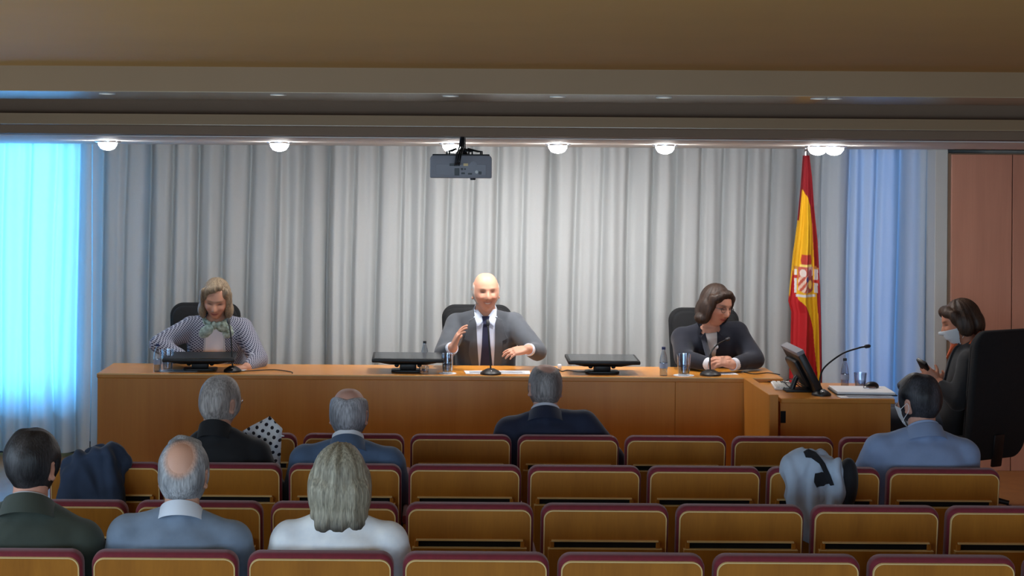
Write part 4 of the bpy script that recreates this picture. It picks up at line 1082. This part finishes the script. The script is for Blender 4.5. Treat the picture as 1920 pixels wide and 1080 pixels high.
# ---------------- the speaking man, centre
Y0 = 10.62
def at(px, py, Y): return W(px, py, Y)
hd = at(911, 548, 10.54)
b = person('bald smiling man in a grey suit and navy tie, gesturing behind the desk', (at(912, 620, 10.7).x, 10.70, .60), PI, hd, (-.02, .10, .02), .196, 0,
           {1: (at(830, 664, 10.42), at(849, 652, 10.28)), -1: (at(1008, 660, 10.42), at(990, 655, 10.30))}, (208, 152, 126), 0, 1.0, .0045, 1.04,
           dict(brow=(150, 116, 96), eye=(84, 56, 46), cheek=(222, 140, 118)),
           {1: dict(d=(.30, -.10, .75), n=(1, .1, -.2), curl=.35, spread=.16, side=1), -1: dict(d=(-.95, -.25, -.12), n=(0, .5, -1), curl=.35, spread=.12, side=-1)})
jk = cloth('grey_suit', (72, 76, 83), .08)
top_garment(b, 'jacket', None, .017, .03, 1.0, .004, 3, jk)
suit_front(b, jk, (206, 218, 240), (26, 32, 66), .16, .072, .050, .035)
shirt_points(b, (214, 224, 242)); collar(b, 'shirt_collar', .066, .064, .042, cloth('collar_white', (214, 224, 242), .03), .35, .012, drop=.035)
collar(b, 'jacket_collar', .084, .074, .038, jk, .75, -.006, drop=.03); cuffs(b, (226, 232, 244)); trousers(b, (84, 88, 96))
hair_shell(b, lambda x, y, z: sst(.045, .015, y)*sst(.062, .034, z+.25*np.clip(y, -.1, .1))*sst(-.09, -.05, z)*sst(.028, .055, np.abs(x)+np.clip(-y, 0, 1)*.9), .005, (150, 140, 132), (186, 180, 174), base=(216, 166, 140))

# ---------------- woman in patterned jacket, left
hd = at(405, 562, 10.48)
b = person('woman with light brown bob in a patterned jacket and green scarf, looking down', (at(408, 620, 10.72).x, 10.72, .59), PI, hd, (-.34, .02, -.06), .178, .03,
           {1: (at(296, 645, 10.52), at(346, 672, 10.36)), -1: (at(486, 674, 10.42), at(462, 690, 10.26))}, (212, 156, 130), 1.0, .5, .0045, 1.02,
           dict(brow=(150, 118, 92), eye=(96, 62, 52), lips=(176, 84, 82)), {1: dict(d=(.7, -.4, -.15), n=(0, 0, -1), curl=.5), -1: dict(d=(-.8, -.5, 0), n=(0, .1, -1), curl=.3)})
top_garment(b, 'jacket', None, .015, .03, 1.0, .004, 8, lattice_mat('woven_jacket', (50, 54, 78), (172, 174, 188), 185))
patch(b, 'blouse', [(-.06, .96), (-.065, .75), (-.085, .40), (-.10, .05), (.085, .05), (.075, .40), (.055, .75), (.05, .96)], cloth('blouse_cloth', (238, 234, 240), .04), .004)
for s, pl in ((1, [(-.062, .98), (-.055, .98), (-.055, .72), (-.080, .40), (-.096, .06), (-.106, .06), (-.090, .40), (-.065, .72)]), (-1, [(.05, .96), (.060, .96), (.066, .72), (.086, .40), (.096, .06), (.084, .06), (.074, .40), (.054, .72)])):
    patch(b, 'jacket_edge', pl, cloth('edge_trim', (196, 198, 206), .05), .007, .003)
sc = mat('scarf_cloth', (128, 150, 138), .8, var=.15, scale=45, c2=(186, 206, 200)); sc2 = mat('scarf_pattern', (96, 104, 62), .8, var=.3, scale=40, c2=(190, 206, 196))
collar(b, 'scarf', .082, .070, .050, sc2, .02, .004, drop=.022, th=.012)
def surf(b, u, v, off):
    h = b.bvh.ray_cast(b.P+b.ex*u+b.up*(v*b.L)+b.ey*.6, -b.ey); return h[0]+b.ey*off
def blob(b, nm, u, v, r, ang, m, off=.008):
    p = surf(b, u, v, off); Rm = Matrix((b.ex, b.ey, b.up)).transposed().to_4x4()
    e = xf(ellip((0, 0, 0), r, None, 24, 14), Matrix.Translation(p) @ Rm @ Matrix.Rotation(ang, 4, 'Y')); V = np.array([tuple(q) for q in e[0]])
    V += normals_tri(V, p)*(.004*fold_noise(V, 160, 3))[:, None]
    return build(nm, (V.tolist(), e[1]), m, b.root, True, 180)
def normals_tri(V, p):
    d = V-np.array(p); return d/np.maximum(np.linalg.norm(d, axis=1), 1e-9)[:, None]
blob(b, 'scarf_knot', .005, .965, (.026, .020, .026), 0, sc2, .012)
blob(b, 'scarf_wing', .050, .905, (.056, .018, .034), .75, sc, .010); blob(b, 'scarf_wing', -.055, .945, (.060, .020, .036), -.35, sc2, .010); blob(b, 'scarf_tail', -.082, .88, (.040, .014, .030), .5, sc2, .008)
trousers(b, (40, 44, 60))
E = lambda c, r, ry=0, rx=0: xf(ellip((0, 0, 0), r, None, 28, 18), Matrix.Translation(c) @ Matrix.Rotation(ry, 4, 'Y') @ Matrix.Rotation(rx, 4, 'X'))
hair_volume(b, [E((0, -.022, .030), (.090, .096, .105)), E((.077, -.002, -.045), (.023, .056, .085), .05), E((-.077, -.002, -.045), (.023, .056, .085), -.05), E((0, -.062, -.035), (.082, .055, .09)),
                E((.016, .046, .092), (.066, .040, .030), .42), E((-.058, .044, .060), (.028, .030, .042), -.35), E((.062, .046, .052), (.028, .030, .046), .35), E((.080, .030, .020), (.019, .034, .06), .12), E((-.081, .028, .015), (.018, .034, .06), -.12), E((.088, .0, -.07), (.024, .045, .045), .15), E((-.088, .0, -.07), (.024, .045, .045), -.15)],
            (112, 92, 72), (166, 146, 120), amp=.003, seed=4)

# ---------------- woman in navy, right
hd = at(1343, 575, 10.46)
b = person('woman with dark brown hair and glasses in a navy jacket, hands clasped', (at(1340, 620, 10.72).x, 10.72, .585), PI, hd, (-.20, .62, -.08), .186, 0,
           {1: (at(1282, 672, 10.40), at(1335, 684, 10.24)), -1: (at(1416, 674, 10.40), at(1372, 684, 10.23))}, (206, 148, 122), 1.0, .35, .0045, 1.02,
           dict(brow=(84, 60, 48), eye=(60, 40, 34), lips=(178, 78, 78)), {1: dict(d=(.85, -.25, .35), n=(.3, .5, -.6), curl=.75, spread=.05), -1: dict(d=(-.85, -.25, .30), n=(-.3, .5, -.6), curl=.7, spread=.05)})
nv = cloth('navy_jacket', (17, 21, 37), .1)
top_garment(b, 'jacket', None, .017, .045, 1.0, .004, 11, nv)
patch(b, 'blouse', [(-.035, .98), (-.028, .86), (-.004, .66), (.02, .80), (.035, .98)], cloth('top_cloth', (206, 200, 196), .04), .004)
for s in (-1, 1):
    pl = [(s*.036, .99), (s*.065, .95), (s*.07, .80), (s*.02, .58), (s*.002, .62), (s*.024, .82)]; patch(b, 'lapel', pl if s > 0 else pl[::-1], nv, .009, .004)
wb = mat('pearl_button', (226, 226, 232), .3, var=.02)
def stud(b, u, v, r, nm='button', m=None):
    o = b.P+b.ex*u+b.up*(v*b.L)+b.ey*.6; h = b.bvh.ray_cast(o, -b.ey)
    if h[0]: build(nm, ellip(h[0]+b.ey*.013, (r, r*.6, r)), m or wb, b.root)
stud(b, -.020, .84, .014, 'brooch'); stud(b, .135, .56, .013); stud(b, -.125, .56, .013); stud(b, -.01, .62, .009, 'button', M['chrome'])
collar(b, 'jacket_collar', .080, .070, .034, nv, .8, -.006, drop=.03); cuffs(b, (220, 222, 230), .039); trousers(b, (26, 30, 46))
hair_volume(b, [E((0, -.020, .032), (.094, .100, .110)), E((.082, -.010, -.035), (.028, .062, .080), .12), E((-.080, -.012, -.035), (.024, .060, .080), -.10), E((0, -.068, -.035), (.090, .058, .095)), E((.095, -.02, -.085), (.03, .045, .035), .6),
                E((.0, .050, .088), (.066, .040, .032), .1), E((.050, .054, .066), (.034, .030, .034), .6), E((-.055, .050, .062), (.034, .030, .036), -.6), E((.080, .030, .025), (.018, .032, .058), .15), E((-.080, .030, .025), (.017, .032, .058), -.15)],
            (34, 23, 18), (66, 47, 36), amp=.003, seed=6)
glasses(b)

# ---------------- masked woman on the right
hd = at(1800, 604, 9.88)
b = person('woman in a white face mask and black jacket seated at far right holding a phone', (3.10, 9.99, .60), math.radians(72), hd, (-.30, .22, .05), .175, 0,
           {1: (at(1808, 748, 10.12), at(1768, 718, 10.02)), -1: (at(1796, 752, 9.70), at(1758, 716, 9.78))}, (190, 128, 100), 1.0, 0, .0055, .98,
           dict(brow=(70, 50, 40)), {1: dict(d=(-.8, -.2, .5), n=(0, -1, -.2), curl=.6), -1: dict(d=(-.75, .1, .65), n=(.2, .9, .1), curl=.8)},
           knees={1: Vector((.13, .44, .09)), -1: Vector((-.10, .46, .09))})
bj = cloth('black_jacket', (24, 24, 27), .1)
top_garment(b, 'jacket', None, .016, .035, 1.0, .004, 14, bj)
patch(b, 'blouse', [(-.045, .99), (-.04, .60), (-.05, .15), (.05, .15), (.04, .60), (.045, .99)], cloth('pale_top', (206, 208, 214), .05), .004)
for s in (-1, 1):
    pl = [(s*.036, .99), (s*.06, .96), (s*.075, .70), (s*.06, .18), (s*.035, .18), (s*.03, .7)]; patch(b, 'jacket_edge', pl if s > 0 else pl[::-1], bj, .010, .004)
osc = mat('orange_scarf', (196, 88, 44), .8, var=.2, scale=30)
collar(b, 'scarf', .074, .068, .055, osc, .02, .0, drop=.05, th=.014); patch(b, 'scarf_tail', [(-.05, .97), (.05, .97), (.04, .78), (-.02, .74), (-.05, .85)], osc, .02, .012, .009)
trousers(b, (44, 48, 58))
face_mask(b)
hair_volume(b, [E((0, -.024, .030), (.092, .104, .106)), E((.080, -.012, -.02), (.024, .056, .07), .1), E((-.080, -.012, -.02), (.024, .056, .07), -.1), E((0, -.075, -.02), (.088, .060, .085)),
                E((.035, .060, .078), (.05, .036, .034), .4), E((-.040, .058, .076), (.046, .036, .034), -.4), E((.080, .032, .035), (.018, .034, .05), .2), E((-.080, .032, .035), (.018, .034, .05), -.2)],
            (46, 32, 24), (82, 60, 44), amp=.004, seed=9)
e, w_ = b.A[-1]; wp_ = b.R @ w_
ph = thing('mobile_phone', 'small black phone held up by the masked woman', 'phone', at(1733, 688, 9.80)); ph.rotation_euler = (.5, -.75, .25)
build('phone_body', bev(box(-.010, .010, -.034, .034, -.06, .06), .004), M['black'], ph); build('phone_screen', box(.0098, .0106, -.03, .03, -.053, .053), M['screen'], ph, False)

# ---------------- audience
HDY = 8
def aud(label, px, seat_row, hpx, hpy, hY, **k):
    return person(label, (W(px, 900, seat_row+.22).x, seat_row+.335, .415), k.pop('rz', 0.0), at(hpx, hpy+HDY, hY)+Vector((0, 0, 0)), k.pop('hrot', (0, 0, 0)), seat_h=.415, sh=k.pop('sh', .81), voxel=k.pop('voxel', .006), **k)
R1, R2, R3, R4 = [r[0] for r in ROWS]
# R4: dark-haired man, olive jacket
b = aud('dark-haired man in an olive green jacket at the lower left', 42, R4, 62, 869, R4+.27, hrot=(.02, -.22, -.04), half=.205, roll=-.03, sh=.75, skin=(208, 150, 128))
ol = cloth('olive_jacket', (58, 66, 58), .1)
top_garment(b, 'jacket', None, .024, .02, 1.05, .004, 21, ol); collar(b, 'jacket_collar', .094, .082, .052, ol, .7, -.012, drop=.03, th=.007)
collar(b, 'shirt_collar', .068, .066, .035, cloth('pale_shirt', (200, 200, 204), .03), .6, .012, drop=.02); trousers(b, (40, 42, 52))
hair_shell(b, lambda x, y, z: np.maximum(sst(.098, .086, y)*sst(.040, .062, z-.25*np.clip(.06-y, 0, .05)), sst(.055, .030, y)*sst(-.095, -.075, z)*LOW(z)*EARM(x, y, z)), .020, (16, 16, 20), (66, 64, 66), 5, .45, 70)
# R4: grey-haired man with bald crown, grey sweater
b = aud('grey-haired man with a bald crown in a grey sweater and white collar', 328, R4, 344, 884, R4+.26, hrot=(.02, -.02, 0), half=.200, roll=.0, skin=(214, 164, 140))
top_garment(b, 'sweater', (120, 136, 156), .019, .02, 1.0, .004, 31)
collar(b, 'shirt_collar', .074, .067, .036, cloth('white_collar', (226, 234, 246), .03), .5, .010, drop=.03, th=.006); trousers(b, (50, 52, 60))
hair_shell(b, lambda x, y, z: sst(.085, .06, y)*sst(-.095, -.07, z-.3*np.clip(y, 0, 1))*sst(.3, 2.6, (x/.046)**2+((y+.062)/.062)**2+((z-.072)/.058)**2*.9)*EARM(x, y, z), .010, (112, 114, 118), (186, 188, 192), 7, .3, 70, base=(212, 164, 140))
hair_shell(b, lambda x, y, z: sst(-.005, .03, y)*sst(.082, .098, z)*sst(.085, .07, y), .018, (110, 112, 116), (190, 192, 196), 9, .6, 80, name='hair_tuft')
# R4: blond woman in white
b = aud('woman with ash-blond hair to the nape in a white blouse', 636, R4, 638, 892, R4+.27, hrot=(.0, 0, 0), half=.190, skin=(220, 172, 150), fem=1.0)
top_garment(b, 'blouse', (240, 246, 254), .018, .03, 1.05, .004, 41); trousers(b, (60, 62, 80))
hair_volume(b, [E((0, -.020, .030), (.094, .102, .106)), E((0, -.062, -.045), (.108, .068, .105)), E((.080, -.01, -.04), (.032, .062, .095), .06), E((-.080, -.01, -.04), (.032, .062, .095), -.06), E((0, -.066, -.105), (.102, .060, .060)), E((.06, -.07, -.140), (.036, .045, .04)), E((-.05, -.078, -.138), (.038, .045, .042)), E((.0, -.085, -.142), (.042, .044, .044)), E((0, .05, .078), (.062, .04, .03))],
            (122, 114, 96), (182, 176, 156), voxel=.0055, amp=.0045, k=80, seed=12, tip=(58, 52, 46), tipz=(-.085, -.165))
# R2: man in black sweater
b = aud('grey cropped man in a black high-necked sweater, head turned right', 425, R2, 413, 748, R2+.27, hrot=(.0, -.55, 0), half=.182, roll=.0, sh=.74, skin=(204, 158, 138))
bk = cloth('black_sweater', (17, 19, 24), .12)
top_garment(b, 'sweater', None, .02, .02, 1.0, .004, 51, bk); collar(b, 'sweater_neck', .070, .066, .055, bk, .02, -.004, drop=.03, th=.010); trousers(b, (30, 32, 38))
hair_shell(b, lambda x, y, z: np.maximum(sst(.075, .045, y)*sst(-.095, -.06, z-.5*np.clip(y+.01, 0, 1)), sst(.06, .085, z)*sst(.07, .05, y))*EARM(x, y, z), .007, (132, 124, 119), (188, 182, 179), 11, .3, 60, base=(190, 160, 146))
glasses(b, 'chrome')
# R2: bald man with grey fringe, blue suit
b = aud('bald man with a dark grey fringe of hair and white beard in a blue suit', 648, R2, 654, 770, R2+.27, hrot=(.02, -.06, 0), half=.208, skin=(210, 160, 142), face=dict(beard=(206, 204, 204)))
bs = cloth('blue_suit', (76, 98, 128), .08)
top_garment(b, 'jacket', None, .019, .02, 1.0, .003, 61, bs); suit_front(b, bs, (226, 228, 234), None, .20, .070, .050, .02); collar(b, 'jacket_collar', .086, .074, .046, bs, .7, -.006, drop=.03, th=.006)
collar(b, 'shirt_collar', .068, .066, .055, cloth('white_shirt', (226, 228, 234), .03), .5, .006, drop=.02); trousers(b, (60, 74, 96))
hair_shell(b, lambda x, y, z: sst(.05, .02, y)*sst(.062, .030, z+.35*np.clip(y, -.1, .1)-.35*np.abs(x))*sst(-.10, -.08, z-.2*np.clip(-y, 0, 1)*0)*EARM(x, y, z), .010, (92, 92, 96), (178, 178, 184), 13, .3, 60, base=(186, 156, 148))
# R1: balding man in navy suit
b = aud('balding man in a navy suit alone in the front row', 1036, R1, 1022, 720, R1+.27, hrot=(.04, .12, .04), half=.205, roll=.07, sh=.84, skin=(204, 158, 140),
        arms={1: (at(1150, 862, R1+.24), at(1120, 900, R1+.46)), -1: (at(938, 862, R1+.24), at(975, 900, R1+.46))})
ns = cloth('navy_suit', (28, 36, 60), .1)
top_garment(b, 'jacket', None, .021, .02, 1.05, .004, 71, ns); suit_front(b, ns, (206, 210, 222), None, .20, .070, .050, .02); collar(b, 'jacket_collar', .088, .076, .046, ns, .7, -.008, drop=.03, th=.006)
collar(b, 'shirt_collar', .068, .066, .05, cloth('pale_collar', (206, 210, 222), .03), .5, .004, drop=.02); trousers(b, (30, 34, 54))
hair_shell(b, lambda x, y, z: sst(.07, .045, y)*sst(-.10, -.075, z-.4*np.clip(y+.01, 0, 1))*sst(.3, 1.4, (x/.055)**2+((y+.01)/.085)**2+((z-.11)/.055)**2)*EARM(x, y, z), .006, (106, 101, 100), (152, 147, 146), 15, .3, 60, base=(196, 160, 146))
# R2: dark-haired man in blue suit, right
b = aud('dark-haired man in a light blue suit and face mask in the second row', 1722, R2, 1722, 748, R2+.28, hrot=(.04, .50, .0), half=.205, skin=(206, 154, 134), face=dict(beard=(176, 168, 164)))
ls = cloth('light_blue_suit', (134, 154, 190), .08)
top_garment(b, 'jacket', None, .021, .02, 1.05, .004, 81, ls); suit_front(b, ls, (170, 186, 216), None, .20, .070, .050, .02); collar(b, 'jacket_collar', .090, .078, .046, ls, .7, -.008, drop=.03, th=.006)
collar(b, 'shirt_collar', .068, .066, .045, cloth('blue_collar', (150, 170, 206), .03), .5, .006, drop=.02); trousers(b, (60, 74, 100))
hair_shell(b, lambda x, y, z: np.maximum(sst(.098, .086, y)*sst(.045, .066, z-.25*np.clip(.06-y, 0, .05)), sst(.05, .028, y)*sst(-.095, -.075, z)*LOW(z))*EARM(x, y, z), .017, (20, 20, 24), (66, 66, 72), 17, .45, 70)
face_mask(b, (210, 212, 214))

# ================================================================== CLOTHES AND BAGS LEFT ON THE SEATS
def bundle(name, label, cat, loc, prims, material, fold, freq, seed, voxel=.008, stretch=(1, 1, .35), it=5):
    t = thing(name, label, cat, loc); mb = MB()
    for q in prims: mb.add(q)
    V, Fc = remesh(mb.get(), voxel); V = smoothmesh(V, Fc, it); N = normals(V, Fc)
    n = fold_noise(V, freq, seed, 7, stretch); V = V+N*(fold*(n-np.abs(n)))[:, None]; V = smoothmesh(V, Fc, 1)
    npbuild('outer_fabric', V, Fc, material, t); return t
# grey jacket over the second-row seat
x0 = W(1530, 880, R2).x
gj = bundle('draped_jacket', 'pale grey-blue jacket draped over a second-row seat back', 'jacket', (x0, R2, .60),
       [E((-.02, .01, .26), (.125, .085, .082)), E((-.115, -.005, .20), (.045, .075, .11), -.1), E((-.085, -.05, .10), (.055, .03, .17), -.22), E((-.02, -.052, .05), (.060, .030, .20), -.25), E((.075, -.03, .19), (.06, .065, .12), .1), E((.055, -.055, .12), (.045, .03, .13), -.12), E((.0, .10, .15), (.13, .05, .16)), E((.01, -.055, -.03), (.026, .022, .13), -.12)],
       cloth('grey_blue_fabric', (176, 192, 212), .08), .030, 52, 5)
gl_ = cloth('black_lining', (18, 20, 28), .1)
def lobe(t, nm, c, r, ry, m): return build(nm, E(c, r, ry), m, t, True, 180)
lobe(gj, 'dark_hood', (.130, .0, .17), (.050, .07, .125), .12, gl_)
class Surf: pass
def cover(t, name, pxs, material, off, row, cx, z0):
    q = Surf(); q.P, q.ex, q.ey, q.up, q.L, q.root = Vector((0, 0, 0)), Vector((1, 0, 0)), Vector((0, 1, 0)), Vector((0, 0, 1)), 1.0, t
    me = [c for c in t.children if c.name.startswith('outer_fabric')][0].data
    q.bvh = BVHTree.FromPolygons([v.co.copy() for v in me.vertices], [tuple(p.vertices) for p in me.polygons])
    pl = [W(a, c, row-.05) for a, c in pxs]
    return patch(q, name, [(p.x-cx, p.z-z0) for p in pl], material, off, .004, .008, back=True)
cover(gj, 'dark_strap', [(1508, 848), (1518, 843), (1532, 849), (1546, 868), (1556, 890), (1562, 908), (1556, 910), (1546, 890), (1534, 868), (1520, 858), (1510, 857)], gl_, .004, R2, x0, .60)
cover(gj, 'dark_lining', [(1526, 886), (1540, 884), (1551, 888), (1559, 906), (1548, 908), (1544, 911), (1530, 913), (1525, 903)], gl_, .003, R2, x0, .60)
# dark blue coat over the second-row seat at left
x1 = W(182, 890, R2).x
dc = bundle('draped_coat', 'dark blue padded coat over a second-row seat at the left', 'coat', (x1, R2, .55),
       [E((.05, .0, .33), (.085, .085, .065), .25), E((.02, -.03, .22), (.13, .06, .14)), E((-.09, -.01, .25), (.075, .07, .115)), E((-.10, -.045, .10), (.075, .04, .16)), E((.04, -.05, .08), (.105, .04, .16)), E((.0, .10, .2), (.14, .05, .17)), E((.115, .0, .29), (.035, .06, .05), .5)],
       cloth('navy_padded', (44, 60, 86), .14), .030, 46, 9)
# white polka-dot cloth beside the man in black
def dotted():
    Y = R2+.42; p = W(492, 840, Y)
    t = thing('polka_dot_bag', 'white bag with black polka dots standing beside the man in black', 'bag', (p.x, Y, .45)); s = Y/F
    def edge(tab, y): xs, vs = zip(*tab); return float(np.interp(y, xs, vs))
    L_ = [(784, 503), (800, 472), (812, 452), (830, 470), (868, 500), (940, 470), (1000, 460)]; R_ = [(784, 506), (795, 518), (805, 530), (815, 528), (868, 526), (1000, 528)]
    H = CAMZ-(784-320)*s; nv, nu = 60, 30
    def fn(dy, sg):
        def f(u, v):
            z = H-.05+.0*v-(H-.05-.45)*v+.05*(1-v) ; yy = 320+(CAMZ-z)/s
            a, c = edge(L_, yy), edge(R_, yy); px = a+(c-a)*u
            bulge = (.02+.07*v)*math.sin(PI*u)**.6 if 0 < u < 1 else 0
            wr = .010*math.sin(px*.16+yy*.05)+.008*math.sin(yy*.11-px*.07)
            return ((px-492)*s, dy+sg*bulge+wr*(1 if 0 < u < 1 else 0), z-.45)
        return f
    for nm, sg in (('front_sheet', -1), ('rear_sheet', 1)):
        vf = grid(nu, nv, fn(0, sg)); o = build(nm, vf, M['dots'], t)
        uv = o.data.uv_layers.new(name='UVMap')
        for l in o.data.loops:
            c = o.data.vertices[l.vertex_index].co; uv.data[l.index].uv = (c.x/.044+c.z*6, c.z/.044-c.x*6)
    build('bag_tip', tube([(.06, .0, H-.09-.45), (.085, 0, H-.085-.45), (.10, 0, H-.087-.45)], [.01, .006, .002], 8), M['paper'], t)
dotted()
